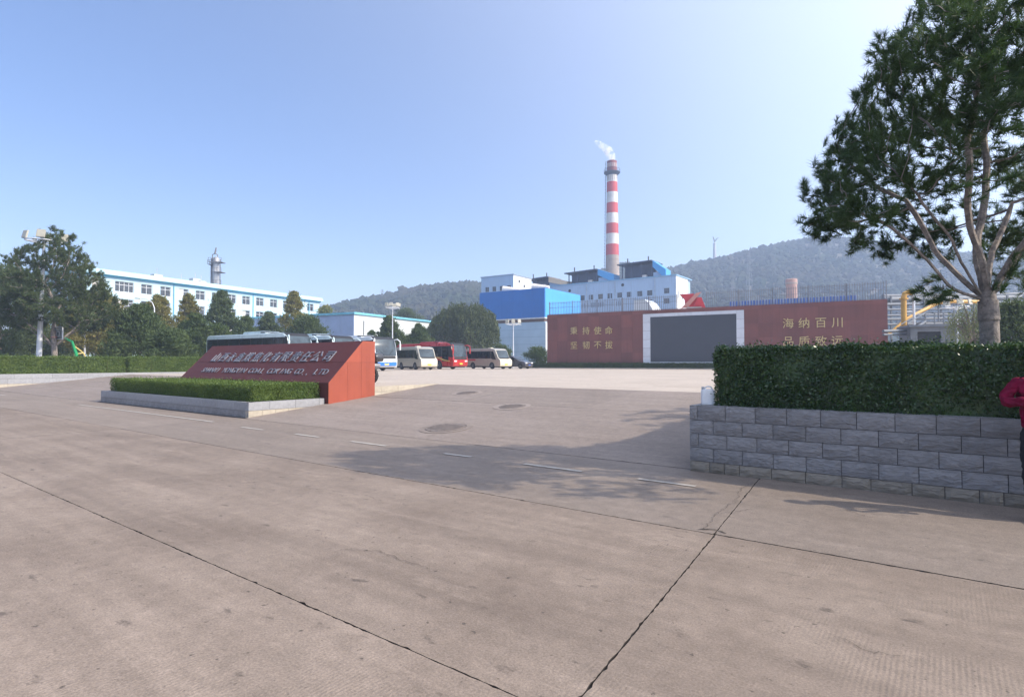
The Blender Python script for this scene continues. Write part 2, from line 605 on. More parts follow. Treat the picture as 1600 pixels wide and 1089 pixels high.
_tc = N(_nt, 'ShaderNodeTexCoord').outputs['Generated']
_gr = N(_nt, 'ShaderNodeVectorMath', operation='DISTANCE')
_nt.links.new(_tc, _gr.inputs[0])
_gr.inputs[1].default_value = (0.5, 0.5, 0.0)
_ad = N(_nt, 'ShaderNodeMath', operation='MULTIPLY_ADD')
_nt.links.new(noise_tex(_nt, N(_nt, 'ShaderNodeTexCoord').outputs['Object'], 45, 4, 0.7), _ad.inputs[0])
_ad.inputs[1].default_value = 0.45
_nt.links.new(_gr.outputs['Value'], _ad.inputs[2])
_al = ramp(_nt, _ad.outputs[0], 0.38, 0.66, 0.9, 0.0)
_nt.links.new(_al, _nt.nodes['Principled BSDF'].inputs['Alpha'])
for q in ((-3.56, 2.83, 0.055, 1), (-2.05, 4.07, 0.03, 2), (-1.95, 3.2, 0.018, 3), (-1.62, 2.45, 0.035, 4), (-4.9, 2.9, 0.03, 5), (-2.62, 1.55, 0.03, 6), (-0.9, 2.9, 0.016, 7), (-1.2, 2.3, 0.014, 8), (-3.9, 5.1, 0.03, 9)):
    blot(*q)

# ramps up to the lot, one each side of the island
UI0, UI1 = -27.5, -16.0                        # island
UP = -3.05                                     # end of the planter by the pine
UL = -45.8                                     # edge of the far planter
ramps = structure(obj('entrance_ramp', None), 'sloping concrete ramps from the road up to the parking lot')
tilt = math.atan(SLOPE)
for ua, ub, nu in ((UI1, UP, 3), (UL, UI0, 4)):
    for i in range(nu):
        for j, (va, vb) in enumerate(((VR0, 12.9), (12.9, VR1))):
            w = (ub - ua) / nu
            vc = (va + vb) / 2
            s = slab_mesh(w, (vb - va) / math.cos(tilt), 7000 + i * 10 + j + nu * 100, 0.12, gap=0.004)
            s.build('slab', [ramp_m, joint_m], ramps, loc=uv(ua + w * (i + 0.5), vc, (vc - VR0) * SLOPE + rng.uniform(-0.002, 0.002)), rot=(tilt, 0, -ANG))
# the lot: one wide sheet, with a nose behind the island
lot = MB()
lot.quad(uv(-140, VR1, LOT), uv(160, VR1, LOT), uv(160, 260, LOT), uv(-140, 260, LOT))
lot.box(UI0, UI1, 13.3, VR1, -0.05, LOT, M=Matrix.Rotation(-ANG, 4, 'Z'))
structure(lot.build('parking_lot', lot_m), 'pale concrete parking lot in front of the factory')

# ------------------------------------------------------------------ masonry
_blocks = {}
def block_mesh(w, h, d, rough, seed, material, nx=6, nz=3):
    key = (round(w, 3), round(h, 3), round(d, 3), rough, seed, material.name)
    if key in _blocks:
        return _blocks[key]
    rr = random.Random(seed * 31 + int(w * 1000))
    m = MB()
    vs, fs = [], []
    for j in range(nz + 1):
        for i in range(nx + 1):
            x, z = w * i / nx, h * j / nz
            edge = i in (0, nx) or j in (0, nz)
            y = rough * 0.9 if edge else -rough * rr.uniform(-0.1, 1.0)
            vs.append((x, y, z))
    for j in range(nz):
        for i in range(nx):
            a = j * (nx + 1) + i
            fs.append((a, a + 1, a + nx + 2, a + nx + 1))
    o = len(vs)
    vs += [(0, d, 0), (w, d, 0), (w, d, h), (0, d, h)]
    bl, br, tl, tr = 0, nx, nz * (nx + 1), nz * (nx + 1) + nx
    fs += [tuple([o, o + 1] + list(range(nx, -1, -1))),
           tuple(list(range(tl, tr + 1)) + [o + 2, o + 3]),
           tuple([o + 3, o] + [j * (nx + 1) for j in range(nz + 1)]),
           tuple([o + 1, o + 2] + [j * (nx + 1) + nx for j in range(nz, -1, -1)])]
    m.add(vs, fs)
    _blocks[key] = m.mesh('stone_block', material, smooth=False)
    return _blocks[key]

def stone_run(parent, o, ang, length, courses, gap=0.008, name='stone_block'):
    """Courses of (z0, z1, block length, offset, depth, rough, material) along a wall line that looks to -y of its own frame."""
    ca, sa = math.cos(ang), math.sin(ang)
    for ci, (z0, z1, bl, off, d, rough, mm) in enumerate(courses):
        x = -off
        k = ci * 7
        bl0 = bl
        vr = random.Random(ci * 13 + int(length * 10))
        while x < length - 0.03:
            bl = bl0 * vr.choice((0.5, 0.75, 1.0, 1.25)) if mm is stone_base else bl0
            a, b = max(0.0, x), min(length, x + bl)
            if b - a > 0.05:
                w = round(b - a - gap, 3)
                me = block_mesh(w, z1 - z0 - gap, d, rough, k % 5, mm)
                obj(name, me, parent, loc=(o[0] + ca * a, o[1] + sa * a, o[2] + z0), rot=ang)
            x += bl
            k += 1

def rock_material(name, col, ridge=0.8):
    m, nt, b = nodes_of(name)
    tc = N(nt, 'ShaderNodeTexCoord').outputs['Object']
    oi = N(nt, 'ShaderNodeObjectInfo')
    ad = N(nt, 'ShaderNodeVectorMath', operation='ADD')
    sc_ = N(nt, 'ShaderNodeVectorMath', operation='SCALE')
    nt.links.new(oi.outputs['Location'], sc_.inputs[0])
    sc_.inputs['Scale'].default_value = 3.7
    nt.links.new(tc, ad.inputs[0])
    nt.links.new(sc_.outputs[0], ad.inputs[1])
    vec = ad.outputs[0]
    n1 = noise_tex(nt, mapping(nt, vec, (4.5, 6, 15), (0, R(-32), 0)), 1.6, 6, 0.6, 0.8)
    c = mixc(nt, ramp(nt, n1, 0.36, 0.64), tuple(x * 0.84 for x in col), tuple(x * 1.14 for x in col))
    d = ramp(nt, noise_tex(nt, vec, 1.7, 5, 0.7), 0.52, 0.75, 0, 0.55)
    c = mixc(nt, d, c, tuple(x * 0.5 for x in col))
    f = ramp(nt, oi.outputs['Random'], 0, 1, 0.86, 1.14)
    comb = N(nt, 'ShaderNodeCombineXYZ')
    for i in range(3):
        nt.links.new(f, comb.inputs[i])
    c = mixc(nt, 1.0, c, comb.outputs[0], 'MULTIPLY')
    nt.links.new(c, b.inputs['Base Color'])
    b.inputs['Roughness'].default_value = 0.72
    rv = mapping(nt, vec, (4.5, 6, 15), (0, R(-32), 0))
    hgt_ = noise_tex(nt, rv, 1.6, 6, 0.6, 0.8)
    bn = N(nt, 'ShaderNodeBump')
    bn.inputs['Strength'].default_value = ridge
    bn.inputs['Distance'].default_value = 0.035
    nt.links.new(hgt_, bn.inputs['Height'])
    nt.links.new(bn.outputs[0], b.inputs['Normal'])
    return m

stone_dark = rock_material('split_faced_stone', (0.225, 0.22, 0.222), 1.0)
stone_base = rock_material('weathered_base_stone', (0.215, 0.19, 0.155), 0.8)
granite = mat('granite', (0.27, 0.27, 0.28), 0.6, var=0.12, scale=9, bump=0.25, bscale=60, rnd=0.08, dirt=((0.16, 0.15, 0.14), 0.45))
granite_stained = mat('stained_granite', (0.22, 0.21, 0.21), 0.7, var=0.2, scale=5, bump=0.3, bscale=40, rnd=0.1, dirt=((0.10, 0.09, 0.08), 0.75))
cream_stone = mat('cream_stone', (0.40, 0.35, 0.275), 0.75, var=0.12, scale=5, bump=0.3, bscale=40, rnd=0.08, dirt=((0.28, 0.24, 0.19), 0.5))
mortar = mat('mortar', (0.09, 0.088, 0.088), 0.9, var=0.2, scale=8, bump=0.3)

# planter by the pine
WALLV = 8.42
pl = thing('stone_planter', 'waist-high planter wall of dark split-faced stone blocks under the near hedge', 'planter', uv(UP, WALLV, 0), -ANG)
PLEN, PSIDE = 10.5, 7.4
core = MB()
core.box(0.03, PLEN, 0.03, 0.30, -0.05, 0.95)
core.box(0.03, 0.30, 0.30, PSIDE, -0.05, 0.95)
core.build('wall_core', mortar, pl)
courses = [(0.0, 0.155, 0.42, 0.13, 0.2, 0.012, stone_base), (0.155, 0.355, 0.405, 0.06, 0.2, 0.010, stone_dark), (0.355, 0.555, 0.405, 0.27, 0.2, 0.010, stone_dark),
           (0.555, 0.755, 0.405, 0.06, 0.2, 0.010, stone_dark), (0.755, 0.972, 0.405, 0.29, 0.2, 0.010, stone_dark)]
stone_run(pl, (0, 0, 0), 0.0, PLEN, courses)
stone_run(pl, (0, PSIDE, 0), R(-90), PSIDE - 0.21, courses)
cap = MB()
cap.box(0.2, PLEN, 0.2, 0.36, 0.94, 0.966)
cap.box(0.2, 0.36, 0.36, PSIDE, 0.94, 0.966)
cap.build('coping', mat('coping_cement', (0.33, 0.325, 0.33), 0.8, var=0.15, scale=6, bump=0.4), pl)
so = MB()
so.box(0.36, PLEN, 0.36, PSIDE, -0.05, 0.90)
so.build('soil', soil, pl)

# island kerb
isl = thing('island_planter', 'low grey granite kerb round the sign island, cream stones at its foot', 'planter', uv(UI0, 8.68, 0), -ANG)
IL, ID = UI1 - UI0, 2.53
c2 = MB()
c2.box(0.03, IL - 0.03, 0.03, ID, -0.05, 0.43)
c2.build('soil', soil, isl)
stone_run(isl, (0, 0, 0), 0.0, IL, [(0.0, 0.205, 0.5, 0.1, 0.18, 0.003, granite_stained), (0.205, 0.45, 1.0, 0.3, 0.2, 0.003, granite)])
stone_run(isl, (IL, 0, 0), R(90), ID, [(0.0, 0.205, 0.42, 0.0, 0.18, 0.003, cream_stone), (0.205, 0.45, 0.85, 0.2, 0.2, 0.003, granite)])
stone_run(isl, (0, ID, 0), R(-90), ID, [(0.0, 0.205, 0.42, 0.0, 0.18, 0.003, granite_stained), (0.205, 0.45, 0.85, 0.2, 0.2, 0.003, granite)])

# kerb of the lot between the sign and the head of the ramp
kb = structure(obj('kerb', None, None, uv(UI1, 13.12, 0), -ANG), 'pale kerb stones along the edge of the raised lot beside the sign')
stone_run(kb, (0.14, 0, 0), R(90), 3.2, [(0.36, 0.56, 0.5, 0.2, 0.16, 0.002, cream_stone), (0.56, 0.772, 0.8, 0.5, 0.2, 0.002, cream_stone)], name='kerb_stone')

# far planter on the other side
lp = thing('long_planter', 'long pale grey planter kerb under the far trimmed hedge', 'planter', uv(UL, 8.9, 0), -ANG)
c3 = MB()
c3.box(-14, -0.03, 0.03, 13.4, -0.05, 0.86)
c3.build('soil', soil, lp)
stone_run(lp, (0, 0, 0), R(90), 13.4, [(0.0, 0.28, 0.9, 0.2, 0.2, 0.003, cream_stone), (0.28, 0.58, 1.2, 0.5, 0.2, 0.003, granite), (0.58, 0.88, 1.9, 0.9, 0.25, 0.003, granite)])
stone_run(lp, (-14, 0, 0), 0.0, 14, [(0.0, 0.28, 0.9, 0.2, 0.2, 0.003, cream_stone), (0.28, 0.58, 1.2, 0.5, 0.2, 0.003, granite), (0.58, 0.88, 1.9, 0.9, 0.25, 0.003, granite)])

# ------------------------------------------------------------------ hedges
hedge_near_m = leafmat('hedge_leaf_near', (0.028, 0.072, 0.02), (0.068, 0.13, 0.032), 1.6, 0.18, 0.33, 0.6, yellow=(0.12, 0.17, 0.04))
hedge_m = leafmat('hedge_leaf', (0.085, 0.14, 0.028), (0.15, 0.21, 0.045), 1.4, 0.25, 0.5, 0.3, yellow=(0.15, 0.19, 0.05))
twig_m = mat('twigs', (0.07, 0.05, 0.035), 0.9)

def hedge_foliage(boxes, leaf, dens, material, seed, layers=(0.0, 0.05, 0.10), wob=0.03):
    """Leaves over the top and sides of one or more boxes (x0, x1, y0, y1, z0, z1)."""
    rng = np.random.default_rng(seed)
    out = []
    for x0, x1, y0, y1, z0, z1 in boxes:
        lx, ly, lz = x1 - x0, y1 - y0, z1 - z0
        faces = [(lx * lz, 0), (lx * lz, 1), (ly * lz, 2), (ly * lz, 3), (lx * ly, 4)]
        for dep in layers:
            for area, k in faces:
                n = int(area * dens * (1.0 if dep == 0 else 0.7))
                a, b = rng.random(n), rng.random(n)
                if k < 2:
                    p = np.stack([x0 + a * lx, np.full(n, y0 if k == 0 else y1), z0 + b * lz], 1)
                    nn = np.array([0, -1 if k == 0 else 1, 0.0])
                elif k < 4:
                    p = np.stack([np.full(n, x0 if k == 2 else x1), y0 + a * ly, z0 + b * lz], 1)
                    nn = np.array([-1 if k == 2 else 1, 0, 0.0])
                else:
                    p = np.stack([x0 + a * lx, y0 + b * ly, np.full(n, z1)], 1)
                    nn = np.array([0, 0, 1.0])
                # rounded shoulders
                if k < 4:
                    q = np.clip((p[:, 2] - (z1 - 0.12)) / 0.12, 0, 1)
                    p -= nn * (q ** 2 * 0.07)[:, None]
                wv = np.array([noise.noise(Vector(c) * 2.2) for c in p[::1]]) if n < 60000 else rng.normal(size=n) * 0.3
                off = wv * wob * 1.6 - dep + rng.normal(size=n) * leaf * 0.35
                spike = rng.random(n) < (0.05 if k == 4 else 0.02)
                off = off + spike * rng.random(n) * leaf * 2.6
                p = p + nn * off[:, None]
                ax = unit(rng.normal(size=(n, 3)) * 0.8 + nn * 0.45)
                out.append(leaves(rng, p, leaf, ax, 0.55))
    return cards('foliage', np.concatenate(out), material)

def hedge(label, loc, rz, boxes, leaf, dens, material, seed, core_in=0.12, group=None, **kw):
    t = thing('hedge', label, 'hedge', loc, rz, group)
    obj('foliage', hedge_foliage(boxes, leaf, dens, material, seed, **kw), t)
    s = MB()
    rr = random.Random(seed)
    for x0, x1, y0, y1, z0, z1 in boxes:
        n = int((x1 - x0) * (y1 - y0) * 9) + 6
        for _ in range(n):
            x, y = rr.uniform(x0 + 0.1, x1 - 0.1), rr.uniform(y0 + 0.1, y1 - 0.1)
            s.tube([(x, y, z0 - 0.08), (x + rr.uniform(-.1, .1), y + rr.uniform(-.1, .1), z1 - 0.2)], [0.014, 0.006], 4)
    s.build('stems', twig_m, t)['kind'] = 'stuff'
    c = MB()
    for x0, x1, y0, y1, z0, z1 in boxes:
        c.box(x0 + core_in, x1 - core_in, y0 + core_in, y1 - core_in, z0 + 0.01, z1 - core_in)
    c.build('inner_foliage', material, t)
    return t

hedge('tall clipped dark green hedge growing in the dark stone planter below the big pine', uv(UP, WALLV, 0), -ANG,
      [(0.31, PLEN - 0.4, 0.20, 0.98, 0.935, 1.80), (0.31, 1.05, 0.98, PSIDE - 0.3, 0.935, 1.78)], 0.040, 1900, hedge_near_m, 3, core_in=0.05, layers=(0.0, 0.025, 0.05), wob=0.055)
hedge('low clipped hedge filling the island in front of the slanted sign', uv(UI0, 8.68, 0), -ANG,
      [(0.35, IL - 0.22, 0.22, 1.15, 0.44, 0.93), (IL - 1.2, IL - 0.22, 1.15, ID - 0.05, 0.44, 0.93), (0.35, IL - 1.2, 1.75, ID - 0.05, 0.44, 0.90)],
      0.042, 1100, hedge_m, 4, wob=0.03)
hedge('long trimmed hedge on the pale planter with the floodlight mast behind it', uv(UL, 8.9, 0), -ANG,
      [(-1.15, -0.3, 0.3, 7.1, 0.84, 1.95), (-13, -1.15, 0.3, 1.1, 0.84, 1.95)], 0.075, 420, hedge_m, 5, wob=0.05)
hedge('trimmed hedge continuing behind a small gap beyond the long hedge', uv(UL, 8.9, 0), -ANG,
      [(-1.25, -0.4, 7.35, 13.0, 0.84, 1.97)], 0.075, 420, hedge_m, 6, wob=0.05)
hedge('farther low hedge beside the yellow and black kerb, partly behind the sign', uv(UL, 8.9, LOT), -ANG,
      [(2.5, 14.0, 16.5, 17.4, 0.0, 1.15)], 0.085, 320, hedge_m, 7, wob=0.05)

# yellow and black kerb bar
yb = thing('barrier_kerb', 'yellow and black striped kerb bar lying in front of the far hedge', 'barrier', uv(UL + 4.2, 8.9 + 15.6, LOT), -ANG)
yel = mat('barrier_yellow', (0.75, 0.48, 0.03), 0.5)
blk = mat('matt_black', (0.015, 0.015, 0.016), 0.6)
for i in range(6):
    m = MB()
    m.prism([(-0.12, 0), (0.12, 0), (0.08, 0.22), (-0.08, 0.22)], i * 0.75, i * 0.75 + 0.745)
    m.build('stripe', yel if i % 2 == 0 else blk, yb, rot=R(-90))

# ------------------------------------------------------------------ the sign
SU, SV = -15.85, 11.24
red_side = mat('sign_red_lit', (0.31, 0.062, 0.030), 0.5, var=0.08, scale=1.2, streak=0.3, rnd=0.09)  # sunlit tone of the sign's red, put into the colour of ends and top
red_face = mat('sign_red_shaded', (0.105, 0.033, 0.030), 0.6, var=0.08, scale=1.0, rnd=0.03, streak=0.18, spec=0.2)  # same red darkened: the shade on the front is in the colour
steel = mat('brushed_steel_letters', (0.21, 0.21, 0.24), 0.5, metal=0.25, var=0.06)
sg = thing('entrance_sign', 'long slanted red company sign with raised steel lettering, face coloured as shaded and end as sunlit', 'sign', uv(SU, SV, 0), -ANG)
SL, KNEE, TOPH, Y1, Y2 = 10.5, 0.94, 2.32, 1.35, 1.87
def yface(z):
    return (z - KNEE) / (TOPH - KNEE) * Y1
cr = MB()
cr.prism([(0.03, 0.2), (0.03, KNEE - 0.02), (Y1 + 0.02, TOPH - 0.03), (Y2 - 0.03, TOPH - 0.03), (Y2 - 0.03, 0.2)], 0.03, SL - 0.03)
o = cr.build('sign_core', mat('sign_core', (0.06, 0.02, 0.018), 0.7), sg)
o.rotation_euler = (0, 0, R(90))
def panel(poly3, nrm, th, mats, name='panel'):
    """A flat panel from its outline (3-D points, counter-clockwise seen from outside)."""
    n = len(poly3)
    nr = Vector(nrm).normalized()
    vs = [Vector(p) for p in poly3] + [Vector(p) - nr * th for p in poly3]
    fs = [tuple(range(n)), tuple(range(2 * n - 1, n - 1, -1))] + [((i + 1) % n, i, n + i, n + (i + 1) % n) for i in range(n)]
    m = MB()
    m.add(vs, fs)
    return m.build(name, mats, sg)
G = 0.005
nface = (0, -(TOPH - KNEE), Y1)
for za, zb in ((KNEE, 1.595), (1.605, TOPH)):             # slanted face, two bands
    panel([(-SL, yface(za), za), (0, yface(za), za), (0, yface(zb), zb), (-SL, yface(zb), zb)], nface, 0.012, red_face)
panel([(-SL, 0, 0.3), (0, 0, 0.2), (0, 0, KNEE - G), (-SL, 0, KNEE - G)], (0, -1, 0), 0.012, red_face)
panel([(-SL, Y1 + 0.004, TOPH), (0, Y1 + 0.004, TOPH), (0, Y2, TOPH), (-SL, Y2, TOPH)], (0, 0, 1), 0.012, red_side)
panel([(0, Y2, 0.3), (-SL, Y2, 0.3), (-SL, Y2, TOPH - G), (0, Y2, TOPH - G)], (0, 1, 0), 0.012, red_side)
for xs, nx in ((0.012, 1), (-SL - 0.012, -1)):            # ends: panels split by a level seam and two upright ones
    def P(y, z):
        return (xs, y, z)
    gl = lambda y: 0.255 + y * SLOPE
    polys = [[P(0, gl(0)), P(0.72 - G, gl(0.72)), P(0.72 - G, 1.6 - G), P(yface(1.6) - 0.008, 1.6 - G), P(0, KNEE)],
             [P(0.72, gl(0.72)), P(1.30 - G, gl(1.3)), P(1.30 - G, 1.6 - G), P(0.72, 1.6 - G)],
             [P(1.30, gl(1.3)), P(Y2, gl(Y2)), P(Y2, 1.6 - G), P(1.30, 1.6 - G)],
             [P(yface(1.6), 1.6), P(1.30 - G, 1.6), P(1.30 - G, yface(1.3) * 0 + KNEE + (1.30 - G) / Y1 * (TOPH - KNEE))],
             [P(1.30, 1.6), P(Y2, 1.6), P(Y2, TOPH), P(Y1, TOPH), P(1.30, KNEE + 1.30 / Y1 * (TOPH - KNEE))]]
    for q in polys:
        panel(q if nx > 0 else q[::-1], (nx, 0, 0), 0.014, red_side)
sl_ang = math.atan2(TOPH - KNEE, Y1)
def on_face(x, z, lift):
    nrm = Vector(nface).normalized()
    return Matrix.Translation(Vector((x, yface(z), z)) + nrm * lift) @ Matrix.Rotation(sl_ang, 4, 'X')
for i, ch in enumerate('山西永鑫煤焦化有限责任公司'):
    letter('character', ch, 0.57, 0.014, steel, sg, on_face(-9.04 + i * (9.04 - 1.15) / 12, 1.79, 0.02), 0.0)
xx = -9.2
for w, wd in (('SHANXI', 1.50), ('YONGXIN', 1.83), ('COAL', 1.12), ('COKING', 1.58), ('CO.,', 0.92), ('LTD', 0.80)):
    x = xx
    for k, ch in enumerate(w):
        cw = wd / len(w)
        letter('letter', ch, 0.36, 0.010, steel, sg, on_face(x + cw / 2, 1.27 if ch not in '.,' else 1.17, 0.016), 0.0)
        x += cw
    xx += wd + 0.20

# ------------------------------------------------------------------ manholes
iron = mat('cast_iron', (0.165, 0.132, 0.11), 0.7, metal=0.1, var=0.3, scale=8, dirt=((0.20, 0.16, 0.13), 0.7))
collar = mat('manhole_collar', (0.25, 0.205, 0.175), 0.85, var=0.2, scale=6, bump=0.3)
for (u, v, r, lab) in ((-9.47, 12.57, 0.36, 'round iron manhole cover in a pale collar halfway up the ramp'),
                       (-12.75, 14.44, 0.36, 'dark round manhole cover near the head of the ramp'),
                       (-9.15, 9.63, 0.46, 'worn rusty manhole cover at the foot of the ramp by the long joint')):
    t = thing('manhole_cover', lab, 'manhole', uv(u, v, (v - VR0) * SLOPE + 0.003), 0, 'manhole covers in the ramp')
    t.rotation_euler = (tilt, 0, -ANG)
    m = MB()
    m.lathe([(r + 0.16, 0.0), (r + 0.16, 0.004), (r + 0.02, 0.006), (r + 0.02, 0.0)], 28)
    m.build('collar', collar if v > 10 else ramp_m, t)
    m = MB()
    m.lathe([(r, 0.0), (r, 0.010), (r - 0.03, 0.012)], 28)
    for i in range(-3, 4):
        hw = math.sqrt(max(0, (r - 0.06) ** 2 - (i * 0.09) ** 2))
        m.box(-hw, hw, i * 0.09 - 0.02, i * 0.09 + 0.02, 0.008, 0.017)
    m.build('lid', iron, t)

# ================================================================== trees
bark_near = mat('pine_bark_near', (0.27, 0.23, 0.20), 0.9, var=0.4, scale=11, bump=1.0, bscale=26, dirt=((0.07, 0.06, 0.055), 0.8))
bark = mat('bark', (0.16, 0.125, 0.10), 0.9, var=0.3, scale=5, bump=0.5)
needle_near = leafmat('pine_needles_near', (0.052, 0.10, 0.04), (0.095, 0.155, 0.052), 0.9, 0.3, 0.5, 0.3)
needle_far = leafmat('pine_needles', (0.075, 0.11, 0.05), (0.13, 0.165, 0.065), 0.25, 0.3, 0.6, 0.2)
conifer_m = leafmat('conifer_needles', (0.075, 0.115, 0.042), (0.125, 0.165, 0.058), 0.3, 0.3, 0.6, 0.2)
yellow_m = leafmat('turning_leaves', (0.19, 0.20, 0.06), (0.30, 0.26, 0.085), 0.35, 0.4, 0.6, 0.2, yellow=(0.26, 0.18, 0.05))
willow_m = leafmat('willow_leaves', (0.055, 0.075, 0.026), (0.09, 0.11, 0.036), 0.25, 0.2, 0.6, 0.2)
pale_willow_m = leafmat('pale_willow_leaves', (0.17, 0.19, 0.09), (0.24, 0.26, 0.13), 0.3, 0.35, 0.6, 0.2)

def grow(seed, fork_h, accept, lo, hi, n_att, step=0.11, infl=1.0, kill=0.19, stub=()):
    """Branches that reach for points spread through the crown (space colonisation)."""
    rng = np.random.default_rng(seed)
    att = []
    while len(att) < n_att:
        p = rng.uniform(lo, hi)
        if accept(p, rng):
            att.append(p)
    att = np.array(att)
    pos, par = [np.array([0, 0, fork_h])], [-1]
    for d, n in stub:                               # main limbs leave the fork
        cur, prev = np.array([0, 0, fork_h]), 0
        d = np.array(d, float)
        for i in range(n):
            d = unit(d + rng.normal(size=3) * 0.08 + np.array([0, 0, 0.015]))
            cur = cur + d * step
            pos.append(cur)
            par.append(prev)
            prev = len(pos) - 1
    P = np.array(pos)
    d2 = ((att[:, None, :] - P[None, :, :]) ** 2).sum(-1)
    near, nd2 = d2.argmin(1), d2.min(1)
    for it in range(140):
        if len(att) == 0:
            break
        dm = np.sqrt(nd2)
        ok = dm < infl * (1.0 if it < 90 else 2.5)
        if not ok.any():
            break
        newp, newpar = [], []
        for nd in np.unique(near[ok]):
            v = unit(att[ok & (near == nd)] - P[nd]).mean(0) + rng.normal(size=3) * 0.12
            v = v / max(np.linalg.norm(v), 1e-6)
            newp.append(P[nd] + v * step)
            newpar.append(nd)
        par += newpar
        P = np.vstack([P, newp])
        dn = ((att[:, None, :] - np.array(newp)[None]) ** 2).sum(-1)
        j, dmin = dn.argmin(1), dn.min(1)
        closer = dmin < nd2
        near = np.where(closer, len(P) - len(newp) + j, near)
        nd2 = np.where(closer, dmin, nd2)
        keep = dmin > kill ** 2
        att, near, nd2 = att[keep], near[keep], nd2[keep]
        if len(P) > 7000:
            break
    return P, np.array(par)

def pine_detailed(name, label, loc, seed, fork_h, base_r, accept, lo, hi, n_att, stub, per_tuft, needle_len, group, nw=0.0042, nm=None, scale=1.0):
    t = thing(name, label, 'tree', loc, 0, group)
    t.scale = (scale, scale, scale)
    P, par = grow(seed, fork_h, accept, lo, hi, n_att, stub=stub)
    n = len(P)
    kids = [[] for _ in range(n)]
    for i in range(1, n):
        kids[par[i]].append(i)
    rad = np.zeros(n)
    ex = 2.5
    for i in range(n - 1, -1, -1):
        rad[i] = 0.0052 if not kids[i] else sum(rad[k] ** ex for k in kids[i]) ** (1 / ex)
    f = base_r / rad[0]
    big = rad > 0.012
    rad = np.where(big, 0.012 + (rad - 0.012) * (base_r - 0.012) / max(1e-6, rad[0] - 0.012), rad)
    b = MB()
    done = set()
    for i in range(1, n):                            # one tube per unbranched run
        if i in done:
            continue
        p0 = par[i]
        main = max(kids[p0], key=lambda q: rad[q])
        if i == main and p0 != 0:
            continue
        chain = [p0, i]
        done.add(i)
        while kids[chain[-1]]:
            nx = max(kids[chain[-1]], key=lambda q: rad[q])
            chain.append(nx)
            done.add(nx)
        rr = [min(rad[c], rad[i] * 1.05, 0.050 - 0.0005 * k_) for k_, c in enumerate(chain)]
        sides = 8 if rad[i] > 0.04 else (5 if rad[i] > 0.012 else 3)
        b.tube([tuple(P[c]) for c in chain], [float(x) for x in rr], sides, caps=False)
    b.build('limbs', bark_near, t, smooth=True)
    tr = MB()
    hs = [0.0, 0.25, 0.6, 1.0, 1.5, fork_h - 0.25, fork_h + 0.12]
    rng2 = random.Random(seed)
    tr.tube([(0.02 * math.sin(h * 3), 0.02 * math.cos(h * 2), h) for h in hs], [base_r * x for x in (1.45, 1.15, 1.05, 1.0, 1.02, 1.12, 0.75)], 14)
    tr.build('trunk', bark_near, t, smooth=True)
    rng = np.random.default_rng(seed + 1)
    cs, ds = [], []
    for i in range(1, n):
        if rad[i] < 0.0115:
            d = P[i] - P[par[i]]
            reps = 5 if not kids[i] else 2
            for _ in range(reps):
                cs.append(P[i] + rng.normal(size=3) * 0.065)
                ds.append(unit(d + np.array([0, 0, 0.05])))
    cs, ds = np.array(cs), np.array(ds)
    k = len(cs)
    dirs = unit(ds[:, None, :] * 0.75 + rng.normal(size=(k, per_tuft, 3)) * 0.52)
    base = cs[:, None, :] - ds[:, None, :] * rng.uniform(0, 0.11, (k, per_tuft, 1))
    ln = needle_len * rng.uniform(0.7, 1.15, (k, per_tuft, 1))
    tip = base + dirs * ln
    side = unit(np.cross(dirs, rng.normal(size=(k, per_tuft, 3)))) * nw
    tri = np.stack([base - side, base + side, tip], 2).reshape(-1, 3, 3)
    obj('crown', cards('crown', tri, nm or needle_near), t)
    return t

PINE = Vector((6.05, 7.30, 0.88))
def acc_main(p, rng):
    rh = math.hypot(p[0], p[1])
    th = math.atan2(p[1], p[0])
    rm = float(np.interp(p[2], [1.7, 2.0, 2.5, 3.2, 3.7, 4.5, 5.0, 5.5, 5.95], [1.0, 1.65, 1.98, 1.98, 1.8, 1.58, 1.26, 0.82, 0.2])) * (1 + 0.10 * math.sin(3 * th + p[2] * 2.0))
    if rh > rm or (p[2] < 4.0 and rh < rm * (0.66 if p[2] < 3.4 else 0.40) + 0.2 * rng.random()):
        return False
    if p[2] < 1.85 and 0.25 < rh < 0.85 and p[2] > 1.15:
        return rng.random() < 0.08
    if p[2] < 2.15 + 0.35 * rng.random() + 1.1 * max(0.0, 1 - rh / 1.7):
        return False
    if p[1] < -0.4 and p[2] < 3.5 and rng.random() < 0.75:
        return False
    if p[2] < 2.3 and rng.random() < 0.6:
        return False
    return noise.noise(Vector(p) * 1.5) > -0.17
pine_detailed('pine_tree', 'big spreading pine with dark needles standing behind the near hedge', PINE, 11, 1.50, 0.102, acc_main,
              np.array([-2.5, -2.4, 1.15]), np.array([2.6, 2.4, 6.0]), 2400,
              [((-1.0, 0.12, 0.36), 15), ((-0.85, -0.2, 0.62), 15), ((-0.62, 0.45, 0.85), 15), ((-0.42, -0.35, 1.0), 16), ((-0.12, 0.12, 1.0), 22), ((0.14, 0.4, 1.0), 17),
               ((0.10, -0.35, 1.0), 18), ((0.55, -0.2, 0.9), 16), ((0.85, 0.3, 0.6), 14), ((0.35, -0.7, 0.7), 14)], 56, 0.115, 'pines in the stone planter')
def acc_two(p, rng):
    q = np.array([p[0] / 2.3, p[1] / 2.3, (p[2] - 3.3) / 2.3])
    return 0.4 < np.linalg.norm(q) < 1 and p[2] > 1.9
